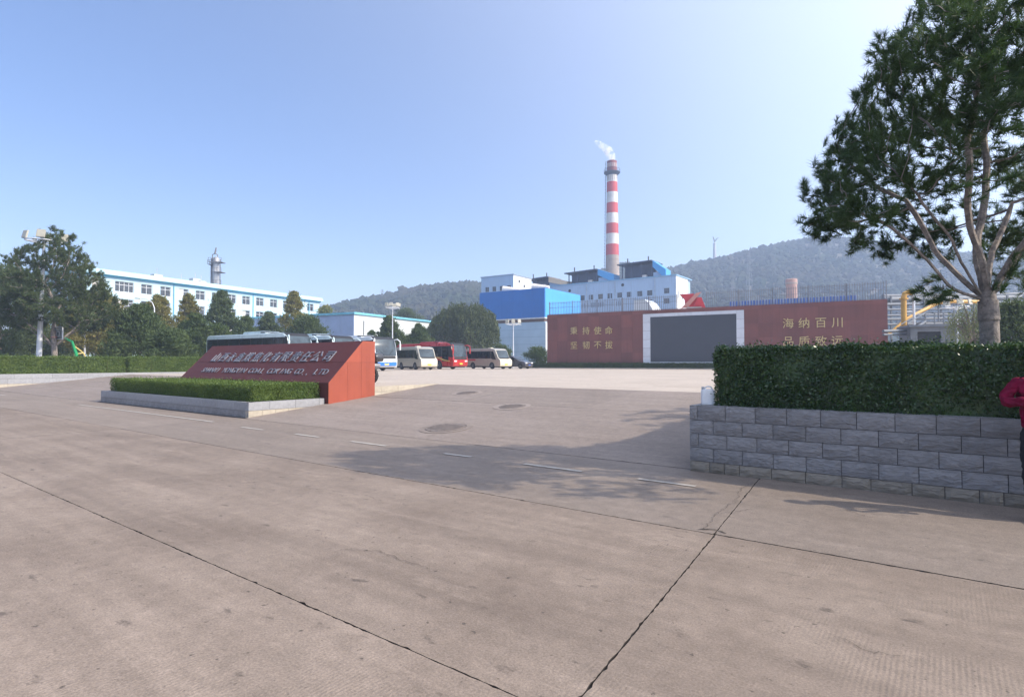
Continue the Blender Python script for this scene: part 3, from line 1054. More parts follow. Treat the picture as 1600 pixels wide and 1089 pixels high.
pine_detailed('pine_tree', 'second pine at the very edge of the view behind the big one', Vector((11.2, 10.5, 0.88)), 12, 1.5, 0.12, acc_two,
              np.array([-2.4, -2.4, 1.5]), np.array([2.4, 2.4, 5.7]), 420,
              [((-0.9, 0.1, 0.6), 7), ((0.3, -0.6, 0.8), 8), ((0.1, 0.6, 0.9), 8), ((0.8, 0.1, 0.6), 7)], 30, 0.15, 'pines in the stone planter')

PROF = {'dome': lambda t: math.sin(math.pi * (0.14 + 0.80 * t)) ** 0.75,
        'cone': lambda t: min(1.0, t * 7 + 0.35) * (1.04 - t) ** 0.85,
        'column': lambda t: math.sin(math.pi * (0.12 + 0.84 * t)) ** 0.65 * (1.0 - 0.25 * t),
        'egg': lambda t: math.sin(math.pi * (0.10 + 0.86 * t ** 0.8)) ** 0.7}
_tree_cache = {}
def tree(name, label, loc, H, H0, Rad, kind, material, seed, ncl=110, per=75, leaf=0.2, rz=0.0, group=None, trunk_r=0.14, rough=0.30, share=None):
    if kind == 'cone':
        Rad *= 1.38
        H *= 1.04
    if ncl < 200:
        ncl, leaf = int(ncl * 2.0), leaf * 1.05
    """A tree of trunk, limbs and clumped leaves; H0 is where the crown begins."""
    t = thing(name, label, 'tree', loc, rz, group)
    key = share or (seed, H, Rad, kind)
    if key not in _tree_cache:
        rng = np.random.default_rng(seed)
        cl, lv = [], []
        lobes = rng.uniform(0, 2 * math.pi, 3)
        for _ in range(ncl):
            tt = rng.random() ** 0.9
            th = rng.uniform(0, 2 * math.pi)
            lob = 1 + 0.16 * math.sin(2 * th + lobes[0] + tt * 5) + 0.15 * math.sin(3 * th + lobes[1] - tt * 7) + 0.08 * math.sin(5 * th + lobes[2] + tt * 11)
            r = Rad * PROF[kind](tt) * lob * math.sqrt(rng.uniform(0.22, 1.0)) * rng.uniform(1 - rough, 1 + rough * 0.45)
            c = np.array([r * math.cos(th), r * math.sin(th), H0 + (H - H0) * tt])
            cl.append(c)
        cl = np.array(cl)
        pts, ax = [], []
        for c in cl:
            rc = (Rad * rng.uniform(0.10, 0.23) + 0.15) * (1.0 if kind != 'cone' else 0.95 - 0.68 * (c[2] - H0) / (H - H0))
            k = int(per * 1.25 * rng.uniform(0.6, 1.3))
            q = rng.normal(size=(k, 3)) * np.array([rc, rc, rc * 0.62]) * 0.62
            pts.append(c + q)
            out = np.array([c[0], c[1], 0.6 * Rad])
            ax.append(np.tile(unit(out) * 0.9, (k, 1)) + rng.normal(size=(k, 3)) * 0.5)
        con = material in (needle_far, conifer_m)
        me = cards('crown', leaves(rng, np.concatenate(pts), leaf * (1.5 if con else 1.0), np.concatenate(ax), 0.26 if con else 0.5), material)
        b = MB()
        top = H0 + (H - H0) * 0.86
        b.tube([(0, 0, -0.15), (0.03, 0.02, H0 * 0.5), (0, 0.05, H0), (0.05, 0, (H0 + top) / 2), (0, 0, top)],
               [trunk_r * 1.25, trunk_r, trunk_r * 0.9, trunk_r * 0.55, trunk_r * 0.15], 8)
        for c in cl[rng.permutation(ncl)[:22]]:
            z0 = max(H0 * 0.75, min(c[2] - 0.35 * math.hypot(c[0], c[1]), top * 0.95))
            mid = (c * 0.5 + np.array([0, 0, z0]) * 0.5) - np.array([0, 0, 0.1])
            b.tube([(0, 0, z0), tuple(mid), tuple(c)], [trunk_r * 0.42, trunk_r * 0.26, 0.012], 5)
        _tree_cache[key] = (me, b.mesh('trunk', bark, True))
    me, tm = _tree_cache[key]
    obj('trunk', tm, t)
    obj('crown', me, t)
    return t

def willow(name, label, loc, H, Rad, material, seed, strands=520, leaf=0.26, group=None, per=22):
    t = thing(name, label, 'tree', loc, 0, group)
    rng = np.random.default_rng(seed)
    pts, ax = [], []
    b = MB()
    b.tube([(0, 0, -0.2), (0.1, 0, H * 0.2), (0, 0.1, H * 0.4), (0.1, 0, H * 0.8)], [0.45, 0.36, 0.3, 0.05], 8)
    for _ in range(strands):
        th = rng.uniform(0, 2 * math.pi)
        tt = rng.random()
        lob = 1 + 0.16 * math.sin(3 * th + seed) + 0.1 * math.sin(5 * th + 2)
        r = Rad * math.sqrt(rng.uniform(0.1, 1)) * lob
        zt = H * (0.42 + 0.58 * math.sqrt(max(0, 1 - min(1, r / (Rad * 1.15)) ** 2))) * rng.uniform(0.62, 1.0)
        ln = rng.uniform(0.10, 0.30) * H
        k = rng.integers(per // 2, per)
        s = np.linspace(0, 1, k)
        p = np.stack([r * math.cos(th) * (1 + 0.10 * s), r * math.sin(th) * (1 + 0.10 * s), zt - s * ln], 1) + rng.normal(size=(k, 3)) * 0.16
        p = p[p[:, 2] > 0.6]
        pts.append(p)
        ax.append(np.tile([0.1 * math.cos(th), 0.1 * math.sin(th), -1.0], (len(p), 1)))
        if rng.random() < 0.07:
            b.tube([(0, 0, H * 0.3), (r * 0.5 * math.cos(th), r * 0.5 * math.sin(th), H * 0.3 + (zt - H * 0.3) * 0.7), (r * math.cos(th), r * math.sin(th), zt)], [0.16, 0.09, 0.02], 5)
    b.build('trunk', bark, t, smooth=True)
    obj('crown', cards('crown', leaves(rng, np.concatenate(pts), leaf, np.concatenate(ax), 0.42), material), t)
    return t

GL = 'trees behind the far hedge'
def place(x, depth, h=LOT):
    p = at(x, 566, depth)
    return Vector((p.x, depth, h))
def acc_far(p, rng):
    rh = math.hypot(p[0], p[1])
    th = math.atan2(p[1], p[0])
    rm = float(np.interp(p[2], [1.3, 1.8, 2.2, 2.9, 3.6, 4.3, 4.9, 5.4], [0.9, 1.75, 1.95, 1.85, 1.55, 1.15, 0.75, 0.15])) * (1 + 0.13 * math.sin(3 * th + p[2] * 2.2) + 0.08 * math.sin(5 * th - p[2] * 3))
    if rh > rm or (p[2] < 3.4 and rh < rm * 0.35) or p[2] < 1.45 + 0.8 * max(0.0, 1 - rh / 1.5):
        return False
    return noise.noise(Vector(p) * 1.5 + Vector((7, 3, 1))) > -0.25
pine_detailed('pine_tree', 'tall broad pine with bare lower limbs beside the white floodlight mast', place(84, 50.6), 21, 0.9, 0.085, acc_far,
              np.array([-2.3, -2.3, 1.2]), np.array([2.3, 2.3, 5.45]), 2000,
              [((-0.95, 0.1, 0.6), 12), ((-0.6, -0.4, 0.9), 14), ((-0.2, 0.3, 1.0), 18), ((0.15, -0.3, 1.0), 20), ((0.6, 0.3, 0.9), 14), ((0.9, -0.2, 0.7), 12)], 26, 0.125, GL, 0.0095, needle_far, 2.4)
tree('pine_tree', 'dense pine cut off by the edge of the view, left of the floodlight mast', place(-2, 57), 10.4, 1.2, 4.2, 'dome', needle_far, 22, 200, 100, 0.24, group=GL, trunk_r=0.2)
tree('broadleaf_tree', 'yellowing broadleaf tree behind the basketball hoop and the tall pine', place(150, 66), 8.6, 2.2, 3.6, 'egg', yellow_m, 23, 130, 70, 0.26, group=GL)
tree('conifer_tree', 'wide dark conifer in front of the curved street lamp', place(218, 56), 6.2, 0.3, 3.2, 'cone', conifer_m, 24, 150, 75, 0.24, group=GL)
tree('broadleaf_tree', 'yellow-green tree rising behind the wide conifer and street lamp', place(246, 74), 9.0, 1.6, 3.0, 'cone', yellow_m, 25, 110, 70, 0.26, group=GL)
tree('broadleaf_tree', 'narrow pointed yellow-brown tree before the pale blue office block', place(294, 76), 9.4, 1.6, 2.3, 'cone', yellow_m, 26, 110, 70, 0.25, group=GL)
tree('conifer_tree', 'low dark conifer in front of the pointed yellow-brown tree', place(304, 60), 5.6, 0.3, 2.4, 'cone', conifer_m, 27, 120, 70, 0.24, group=GL)
tree('conifer_tree', 'tall grey-green spruce left of the parked coaches', place(345, 76), 9.8, 0.5, 3.1, 'cone', needle_far, 28, 150, 75, 0.25, group=GL)
tree('conifer_tree', 'dark bushy conifer just above the slanted end of the sign', place(338, 62), 4.6, 0.3, 2.3, 'egg', conifer_m, 29, 100, 70, 0.23, group=GL)
tree('conifer_tree', 'small dark conifer behind the first coach roof', place(384, 74), 6.4, 0.5, 2.5, 'cone', conifer_m, 30, 100, 70, 0.24, group=GL)
tree('conifer_tree', 'grey-green spruce behind the roof unit of the first coach', place(419, 82), 7.6, 0.5, 2.7, 'cone', needle_far, 31, 110, 70, 0.25, group=GL)
tree('broadleaf_tree', 'dome-topped yellow-green tree at the end of the office block', place(459, 92), 11.6, 1.5, 3.4, 'cone', yellow_m, 32, 120, 70, 0.28, group=GL)
tree('conifer_tree', 'dark conifer against the shade-tinted end wall of the warehouse', place(480, 80), 7.0, 0.5, 2.9, 'egg', conifer_m, 33, 120, 70, 0.25, group=GL)
tree('broadleaf_tree', 'round yellow bush-like tree peeping over the warehouse roof corner', place(508, 118), 12.2, 3, 2.6, 'egg', yellow_m, 34, 60, 60, 0.32, group=GL)
tree('broadleaf_tree', 'pale yellow tree behind the white post and hoop', place(172, 84), 7.0, 1.5, 3.2, 'egg', yellow_m, 35, 100, 60, 0.28, group=GL)
tree('conifer_tree', 'low dark conifer at the far end of the trimmed hedge', place(268, 52), 3.6, 0.2, 2.0, 'egg', conifer_m, 36, 80, 65, 0.22, group=GL)
tree('conifer_tree', 'low dark conifer filling the gap below the big pine behind the mast', place(48, 68), 5.2, 0.2, 2.9, 'egg', conifer_m, 37, 110, 70, 0.25, group=GL)
tree('conifer_tree', 'low dark conifer right behind the trunk of the big pine', place(98, 78), 5.4, 0.2, 2.6, 'egg', conifer_m, 38, 100, 70, 0.26, group=GL)
for k, x in enumerate((12, 24, 34, 44)):
    tree('pine_sapling', '%s thin young pine under the trees between the view edge and the mast' % ('first', 'second', 'third', 'fourth')[k], place(x, 70 + k), 4.5, 1.9, 1.1, 'egg', conifer_m, 40 + k, 26, 60, 0.24, group='young pines by the mast', trunk_r=0.08)
GW = 'trees before the white warehouse'
tree('conifer_tree', 'dark pine behind the thin floodlight pole beside the warehouse', place(608, 84), 7.2, 0.6, 2.9, 'cone', conifer_m, 51, 120, 70, 0.26, group=GW)
tree('conifer_tree', 'ragged dark pine above the red coach roof', place(654, 86), 6.2, 0.6, 2.6, 'cone', conifer_m, 52, 110, 70, 0.26, group=GW)
tree('conifer_tree', 'small dark pine at the warehouse corner above the coach', place(581, 88), 5.4, 0.6, 2.0, 'cone', conifer_m, 53, 70, 65, 0.25, group=GW)
willow('willow_tree', 'large round grey-green willow behind the red coach', place(727, 108), 12.4, 6.3, willow_m, 61, 1900, 0.42, per=30)
willow('willow_tree', 'smaller willow leaning out beside the large round willow', place(690, 114), 9.2, 3.6, willow_m, 62, 700, 0.40, per=26)
tree('broadleaf_tree', 'far treetop showing above the warehouse roof beside the willow', place(636, 150), 14.4, 5, 4.6, 'egg', needle_far, 63, 80, 60, 0.4)
tree('shrub', 'low green shrubs under the light blue wall beside the floodlight pole', place(783, 96), 3.5, 0.1, 2.2, 'egg', conifer_m, 64, 70, 60, 0.24, trunk_r=0.06)
tree('small_tree', 'small dark open tree at the end of the red wall above the grey car', place(841, 84), 2.9, 0.8, 1.9, 'dome', conifer_m, 65, 42, 50, 0.2, trunk_r=0.06, rough=0.5)
willow('willow_tree', 'pale feathery willow by the pipework behind the near pine trunk', place(1521, 48), 6.4, 1.75, pale_willow_m, 66, 260, 0.15, per=26)
tree('broadleaf_tree', 'dim green tree behind the pine trunk at the edge of the view', place(1592, 34), 4.2, 0.6, 1.9, 'egg', needle_far, 67, 110, 70, 0.16)

# ================================================================== vehicles
tyre_m = mat('tyre', (0.02, 0.02, 0.021), 0.85, var=0.2, scale=6)
rim_m = mat('wheel_rim', (0.33, 0.34, 0.35), 0.4, metal=0.7, var=0.15, scale=6)
dark_glass = glass('vehicle_glass', (0.010, 0.013, 0.016), 0.15, 0.35, 0.0)
front_glass = glass('windscreen_glass', (0.03, 0.045, 0.055), 0.12, 0.45, 0.1)
lamp_m = mat('headlamp', (0.75, 0.77, 0.78), 0.15, var=0.05, coat=0.6)
plate_m = mat('number_plate', (0.80, 0.55, 0.04), 0.5, var=0.05)
chassis_m = mat('vehicle_underbody', (0.03, 0.03, 0.032), 0.8)

def wheel(parent, x, y, r, w=0.28):
    s = -1 if y < 0 else 1
    m = MB()
    n = 20
    M = Matrix.Translation((x, y, r)) @ Matrix.Rotation(R(90) * -s, 4, 'X')
    m.lathe([(r * 0.62, 0.0), (r * 0.93, 0.0), (r, -0.05), (r, -w + 0.05), (r * 0.93, -w), (r * 0.62, -w)], n, M=M)
    wh = m.build('wheel', tyre_m, parent, smooth=True)
    m = MB()
    m.lathe([(r * 0.64, -0.02), (r * 0.60, 0.012), (r * 0.42, -0.05), (r * 0.22, -0.04), (r * 0.20, 0.01), (r * 0.1, 0.015)], n, M=M)
    for k in range(8):
        a = k * math.pi / 4
        m.box(-0.03, 0.03, -0.03, 0.03, -0.04, -0.01, M=M @ Matrix.Translation((r * 0.5 * math.cos(a), r * 0.5 * math.sin(a), 0)))
    m.build('rim', rim_m, wh, smooth=True)

def strip(points, hw, off, th=0.02, curve=0.0, ny=6):
    """A curved sheet that follows a profile (x, z) across the width; bulges forward by curve in the middle."""
    vs, fs = [], []
    n = len(points)
    for (x, z) in points:
        for j in range(ny + 1):
            s = -1 + 2 * j / ny
            vs.append((x + off + curve * (1 - s * s), s * hw, z))
    for i in range(n - 1):
        for j in range(ny):
            a = i * (ny + 1) + j
            fs.append((a, a + 1, a + ny + 2, a + ny + 1))
    m = MB()
    m.add(vs, fs)
    back = [(x - th, y, z) for x, y, z in vs]
    m.add(back, [f[::-1] for f in fs])
    return m

def coach(label, x, depth, rz, L, H, paint, low, trim, group, roof_unit=None, mirror=None, side_dark=True, swoosh=None):
    h = Vector((math.cos(rz), math.sin(rz), 0))
    front = place(x, depth)
    t = thing('coach', label, 'bus', front - h * (L / 2), rz, group)
    W = 2.5
    a, b = -L / 2, L / 2
    prof = [(a, 0.42), (a + 0.02, 1.5), (a + 0.10, H - 0.35), (a + 0.28, H - 0.06), (a + 0.6, H), (b - 1.6, H), (b - 0.95, H - 0.05), (b - 0.5, H - 0.3),
            (b - 0.24, H - 0.9), (b - 0.06, 1.45), (b, 1.0), (b - 0.02, 0.55), (b - 0.12, 0.34), (b - 2.0, 0.36), (a + 2.5, 0.36)]
    m = MB()
    m.prism(prof, -W / 2, W / 2)
    obj('body', bevelled(m.mesh('body', paint), 0.10, 3), t)
    m = MB()
    m.box(a + 0.3, b - 0.4, -W / 2 + 0.12, W / 2 - 0.12, 0.22, 0.5)
    m.build('underbody', chassis_m, t)
    for s in (-1, 1):
        y = s * W / 2
        def sidebox(x0, x1, z0, z1, mm, nm, pr=0.012, par=t):
            q = MB()
            q.box(x0, x1, min(y - s * 0.02, y + s * pr), max(y - s * 0.02, y + s * pr), z0, z1)
            return q.build(nm, mm, par)
        sidebox(a + 0.25, b - 0.62, 1.50, H - 0.38, blk, 'window_band', 0.006)
        q = MB()
        q.prism([(b - 0.62, 1.45), (b - 0.62, H - 0.25), (b - 0.46, H - 0.36), (b - 0.26, H - 0.95), (b - 0.08, 1.45)], min(y - s * 0.06, y + s * 0.005), max(y - s * 0.06, y + s * 0.005))
        q.build('corner_pillar', blk, t)
        nw = 6
        wl = (L - 2.5) / nw
        for k in range(nw):
            sidebox(a + 0.45 + k * wl, a + 0.45 + k * wl + wl - 0.12, 1.60, H - 0.46, dark_glass, 'window', 0.014)
        sidebox(b - 1.95, b - 0.85, 0.95, H - 0.46, dark_glass, 'door_window' if s < 0 else 'driver_window', 0.014)
        if low is not None:
            sidebox(a + 0.2, b - 0.5, 0.44, 0.78, low, 'skirt', 0.006)
        if swoosh is not None:
            q = MB()
            q.prism([(b - 3.2, 1.52), (b - 2.6, 1.50), (b - 1.5, 1.18), (b - 0.6, 1.02), (b - 0.6, 0.92), (b - 1.8, 1.06)], min(y, y + s * 0.016), max(y, y + s * 0.016))
            q.build('stripe', swoosh, t)
        for wx in (b - 2.55, a + 2.9):
            q = MB()
            q.prism([(wx + 0.60 * math.cos(an), 0.5 + 0.60 * math.sin(an)) for an in [R(k * 15) for k in range(-2, 15)]], min(y - s * 0.05, y + s * 0.009), max(y - s * 0.05, y + s * 0.009))
            q.build('wheel_arch', chassis_m, t)
            wheel(t, wx, y + s * 0.02, 0.5)
        # long drooping mirror arm
        q = MB()
        q.tube([(b - 0.55, s * 1.12, H - 0.32), (b - 0.1, s * 1.28, H - 0.25), (b + 0.15, s * 1.42, H - 0.45), (b + 0.16, s * 1.44, H - 0.75)], [0.05, 0.06, 0.06, 0.05], 8)
        q.tube([(b + 0.15, s * 1.44, H - 0.7), (b + 0.13, s * 1.44, H - 1.3)], [0.10, 0.085], 8)
        q.build('mirror', mirror or paint, t, smooth=True)
    fr = [(b - 0.50, H - 0.28), (b - 0.36, H - 0.62), (b - 0.24, H - 0.92), (b - 0.06, 1.5)]
    strip(fr, 1.13, 0.03, 0.03, 0.03).build('windscreen', front_glass, t, smooth=True)
    strip([(b - 1.3, H + 0.01), (b - 0.93, H - 0.03), (b - 0.6, H - 0.2), (b - 0.49, H - 0.29)], 1.15, 0.02, 0.05, 0.02).build('brow', blk, t, smooth=True)
    strip([(b - 0.05, 1.46), (b - 0.02, 1.2)], 1.05, 0.025, 0.02, 0.02).build('lower_glass', blk, t, smooth=True)
    q = MB()
    for s in (-1, 1):
        q.tube([(b + 0.05, s * 0.25, 1.5), (b - 0.12, s * 0.85, 2.15)], 0.012, 4)
    q.build('wipers', blk, t)
    if low is not None:
        strip([(b + 0.01, 0.86), (b, 0.5)], 1.12, 0.03, 0.03, 0.03).build('bumper', low, t)
    for s in (-1, 1):
        q = MB()
        q.box(b - 0.08, b + 0.035, s * 0.68 if s > 0 else -1.1, 1.1 if s > 0 else -0.68, 0.9, 1.08)
        obj('headlight', bevelled(q.mesh('headlight', lamp_m), 0.03), t)
    q = MB()
    q.box(b + 0.03, b + 0.065, -0.24, 0.24, 0.58, 0.75)
    q.build('number_plate', plate_m, t)
    ru = MB()
    ru.prism([(-1.9, 0), (1.75, 0), (1.55, 0.2), (1.25, 0.26), (-1.6, 0.24)], -0.85, 0.85, M=Matrix.Translation((a + L * 0.56, 0, H - 0.01)))
    r_o = obj('roof_unit', bevelled(ru.mesh('roof_unit', roof_unit or paint), 0.06), t)
    gr = MB()
    for k in range(7):
        gr.box(a + L * 0.56 + 1.0 + k * 0.1, a + L * 0.56 + 1.06 + k * 0.1, -0.872, 0.872, H + 0.07, H + 0.19)
    gr.build('grille', blk, r_o)
    return t

HEAD = R(-53)
pale_teal = mat('coach_pale_teal', (0.55, 0.66, 0.68), 0.3, var=0.05, coat=0.5)
coach_white = mat('coach_white', (0.74, 0.76, 0.77), 0.3, var=0.05, coat=0.5)
coach_blue = mat('coach_blue', (0.03, 0.17, 0.55), 0.35, var=0.08)
coach_red = mat('coach_red', (0.42, 0.018, 0.02), 0.3, var=0.06, coat=0.5)
gold = mat('gold_stripe', (0.55, 0.36, 0.10), 0.4)
GB = 'vehicles parked in the lot'
coach('white and teal coach whose roof and side windows rise behind the sign lettering', 472, 50, R(-33), 13.0, 3.4, pale_teal, coach_blue, None, GB)
coach('middle coach of three behind the sign, only its roof and dark brow showing', 541, 52.5, R(-38), 11.6, 3.3, pale_teal, coach_blue, None, GB)
coach('white and blue coach with big windscreen showing past the end of the sign', 604, 56, R(-46), 11.6, 3.35, coach_white, coach_blue, None, GB)
coach('bright red coach with red roof unit and dark windows', 720, 70, R(-40), 10.8, 3.2, coach_red, None, None, GB, swoosh=gold)

champagne = mat('minibus_champagne', (0.42, 0.385, 0.32), 0.35, metal=0.3, var=0.05, coat=0.4)
cream = mat('minibus_cream', (0.72, 0.66, 0.52), 0.35, var=0.04, coat=0.4)
redtext = mat('red_decal', (0.5, 0.03, 0.04), 0.5)
def minibus(label, x, depth, rz, L, H, decal):
    h = Vector((math.cos(rz), math.sin(rz), 0))
    front = place(x, depth)
    t = thing('minibus', label, 'bus', front - h * (L / 2), rz, GB)
    W = 2.05
    a, b = -L / 2, L / 2
    prof = [(a, 0.42), (a + 0.03, 1.3), (a + 0.12, H - 0.25), (a + 0.35, H - 0.04), (a + 0.8, H), (b - 2.0, H), (b - 1.25, H - 0.08), (b - 0.95, H - 0.26),
            (b - 0.42, 1.38), (b - 0.06, 1.16), (b, 0.8), (b - 0.03, 0.45), (b - 0.15, 0.33), (a + 1.5, 0.35)]
    m = MB()
    m.prism(prof, -W / 2, W / 2)
    obj('body', bevelled(m.mesh('body', champagne), 0.09, 3), t)
    m = MB()
    m.box(a + 0.3, b - 0.3, -W / 2 + 0.1, W / 2 - 0.1, 0.2, 0.5)
    m.build('underbody', chassis_m, t)
    for s in (-1, 1):
        y = s * W / 2
        def sb(x0, x1, z0, z1, mm, nm, pr):
            q = MB()
            q.box(x0, x1, min(y - s * 0.02, y + s * pr), max(y - s * 0.02, y + s * pr), z0, z1)
            return q.build(nm, mm, t)
        sb(a + 0.22, b - 1.75, 1.32, H - 0.36, blk, 'window_band', 0.006)
        for k in range(4):
            wl = (L - 2.3) / 4
            sb(a + 0.32 + k * wl, a + 0.32 + (k + 1) * wl - 0.08, 1.40, H - 0.44, dark_glass, 'window', 0.013)
        q = MB()
        q.prism([(b - 1.70, 1.32), (b - 1.70, H - 0.38), (b - 1.30, H - 0.42), (b - 0.80, 1.20), (b - 1.30, 1.20)], min(y, y + s * 0.013), max(y, y + s * 0.013))
        q.build('cab_window', dark_glass, t)
        if decal and s < 0:
            sb(a + 0.4, a + 2.3, 1.06, 1.24, redtext, 'red_lettering_band', 0.008)
        for wx in (b - 1.55, a + 1.75):
            q = MB()
            q.prism([(wx + 0.47 * math.cos(an), 0.4 + 0.47 * math.sin(an)) for an in [R(k * 15) for k in range(-1, 14)]], min(y - s * 0.05, y + s * 0.009), max(y - s * 0.05, y + s * 0.009))
            q.build('wheel_arch', chassis_m, t)
            wheel(t, wx, y + s * 0.012, 0.385, 0.22)
        q = MB()
        q.tube([(b - 0.75, s * 0.98, 1.75), (b - 0.5, s * 1.2, 1.85), (b - 0.48, s * 1.22, 1.5)], [0.02, 0.03, 0.06], 6)
        q.build('mirror', blk, t)
        q = MB()
        q.box(b - 0.1, b + 0.03, 0.55 if s > 0 else -0.92, 0.92 if s > 0 else -0.55, 0.84, 1.02)
        obj('headlight', bevelled(q.mesh('headlight', lamp_m), 0.03), t)
    strip([(b - 0.94, H - 0.27), (b - 0.70, 1.92), (b - 0.44, 1.42)], 0.90, 0.03, 0.02, 0.06).build('windscreen', front_glass, t, smooth=True)
    strip([(b - 0.40, 1.37), (b - 0.06, 1.14), (b, 0.82), (b - 0.02, 0.47), (b - 0.13, 0.35)], 0.99, 0.015, 0.03, 0.02).build('front_panel', cream, t, smooth=True)
    strip([(b - 0.43, 1.40), (b - 0.26, 1.28)], 0.86, 0.03, 0.02, 0.05).build('wiper_cowl', blk, t)
    q = MB()
    q.box(b + 0.01, b + 0.05, -0.22, 0.22, 0.5, 0.66)
    q.build('number_plate', plate_m, t)
    q = MB()
    q.box(a + L * 0.55, a + L * 0.55 + 0.5, -0.25, 0.25, H - 0.02, H + 0.09)
    obj('roof_hatch', bevelled(q.mesh('roof_hatch', cream), 0.03), t)
    return t
minibus('champagne minibus with cream nose parked beside the white and blue coach', 671, 64, R(-55), 7.0, 2.62, False)
minibus('champagne minibus with a red lettering band, beyond the red coach', 791, 72, R(-46), 7.0, 2.62, True)

# grey car
t = thing('parked_car', 'dark grey people carrier parked beyond the minibuses under the red wall', 'car', place(823, 75) - Vector((1.5, -1.5, 0)), R(-36), GB)
car_paint = mat('car_grey', (0.10, 0.10, 0.115), 0.3, metal=0.5, var=0.06, coat=0.6)
m = MB()
m.prism([(-2.3, 0.4), (-2.28, 1.0), (-2.1, 1.45), (-1.8, 1.66), (-0.2, 1.70), (0.35, 1.58), (1.15, 1.08), (2.0, 0.92), (2.28, 0.72), (2.3, 0.4), (2.1, 0.25), (-2.15, 0.25)], -0.9, 0.9)
obj('body', bevelled(m.mesh('body', car_paint), 0.10, 3), t)
for s in (-1, 1):
    y = s * 0.9
    for poly in ([(-1.95, 1.08), (-1.85, 1.45), (-1.15, 1.52), (-1.1, 1.08)], [(-1.02, 1.08), (-1.05, 1.54), (-0.2, 1.55), (-0.15, 1.08)], [(-0.07, 1.08), (-0.1, 1.54), (0.2, 1.50), (0.85, 1.10)]):
        q = MB()
        q.prism(poly, min(y - s * 0.02, y + s * 0.012), max(y - s * 0.02, y + s * 0.012))
        q.build('window', dark_glass, t)
    for wx in (1.45, -1.45):
        q = MB()
        q.prism([(wx + 0.40 * math.cos(an), 0.33 + 0.40 * math.sin(an)) for an in [R(k * 15) for k in range(-1, 14)]], min(y - s * 0.05, y + s * 0.008), max(y - s * 0.05, y + s * 0.008))
        q.build('wheel_arch', chassis_m, t)
        wheel(t, wx, y + s * 0.012, 0.33, 0.2)
    q = MB()
    q.box(2.12, 2.30, 0.45 if s > 0 else -0.85, 0.85 if s > 0 else -0.45, 0.68, 0.84)
    obj('headlight', bevelled(q.mesh('headlight', lamp_m), 0.04), t)
    q = MB()
    q.box(0.55, 0.75, 0.92 if s > 0 else -1.08, 1.08 if s > 0 else -0.92, 1.08, 1.22)
    obj('mirror', bevelled(q.mesh('mirror', car_paint), 0.03), t)
strip([(0.38, 1.55), (0.75, 1.34), (1.1, 1.12)], 0.74, 0.02, 0.02, 0.03).build('windscreen', front_glass, t, smooth=True)
q = MB()
q.box(2.28, 2.32, -0.22, 0.22, 0.42, 0.55)
q.build('number_plate', mat('blue_plate', (0.03, 0.1, 0.45), 0.5), t)

# motorcycle behind the end of the sign
mc_black = mat('motorcycle_black', (0.025, 0.025, 0.028), 0.3, var=0.1, coat=0.5)
chrome = mat('motorcycle_metal', (0.10, 0.10, 0.11), 0.35, metal=0.7, var=0.1)
t = thing('motorcycle', 'dark motorcycle with a black top box parked behind the end of the sign', 'motorcycle', Vector((at(566, 566, 24.0).x, 24.0, LOT)), R(180) - ANG)
for wx, nm in ((0.66, 'front'), (-0.66, 'rear')):
    m = MB()
    M = Matrix.Translation((wx, 0, 0.31)) @ Matrix.Rotation(R(90), 4, 'X')
    ring = [(0.31 + 0.0, -0.05), (0.315, 0.0), (0.31, 0.05), (0.23, 0.05), (0.23, -0.05), (0.31, -0.05)]
    n = 22
    vs = [(r * math.cos(2 * math.pi * k / n), r * math.sin(2 * math.pi * k / n), z) for r, z in ring for k in range(n)]
    m.add(vs, [(i * n + k, i * n + (k + 1) % n, (i + 1) * n + (k + 1) % n, (i + 1) * n + k) for i in range(5) for k in range(n)], 0, M)
    wh = m.build('wheel', tyre_m, t, smooth=True)
    m = MB()
    for k in range(6):
        a = k * math.pi / 3
        m.tube([(0, 0, 0), (0.235 * math.cos(a), 0.235 * math.sin(a), 0)], 0.014, 5, M=M)
    m.tube([(0, 0, -0.06), (0, 0, 0.06)], 0.05, 10, M=M)
    m.build('spokes', chrome, wh)
m = MB()
for s in (-1, 1):
    m.tube([(0.66, s * 0.09, 0.31), (0.50, s * 0.09, 0.72), (0.42, s * 0.08, 0.98)], 0.025, 8)
m.build('fork', chrome, t)
m = MB()
m.tube([(0.40, 0.36, 1.06), (0.44, 0.2, 1.05), (0.46, 0, 1.0), (0.44, -0.2, 1.05), (0.40, -0.36, 1.06)], 0.018, 8)
m.build('handlebar', blk, t)
for s in (-1, 1):
    m = MB()
    m.tube([(0.44, s * 0.22, 1.05), (0.44, s * 0.34, 1.24)], 0.01, 5)
    m.tube([(0.42, s * 0.36, 1.28), (0.45, s * 0.36, 1.28)], [0.085, 0.075], 10)
    m.build('mirror', blk, t)
m = MB()
m.prism([(0.52, 0.72), (0.72, 0.80), (0.70, 0.96), (0.56, 1.16), (0.42, 1.02), (0.36, 0.72)], -0.17, 0.17)
fa = obj('fairing', bevelled(m.mesh('fairing', mc_black), 0.05), t)
m = MB()
m.lathe([(0.02, 0.03), (0.085, 0.02), (0.095, -0.03)], 14, M=Matrix.Translation((0.705, 0, 0.87)) @ Matrix.Rotation(R(90), 4, 'Y'))
m.build('headlight', lamp_m, fa)
m = MB()
m.prism([(0.38, 0.66), (0.36, 0.86), (0.20, 0.93), (-0.08, 0.84), (-0.12, 0.68)], -0.14, 0.14)
obj('fuel_tank', bevelled(m.mesh('fuel_tank', mc_black), 0.06), t)
m = MB()
m.prism([(-0.10, 0.72), (-0.10, 0.82), (-0.45, 0.80), (-0.85, 0.90), (-0.86, 0.82), (-0.5, 0.70)], -0.13, 0.13)
obj('seat', bevelled(m.mesh('seat', blk), 0.04), t)
m = MB()
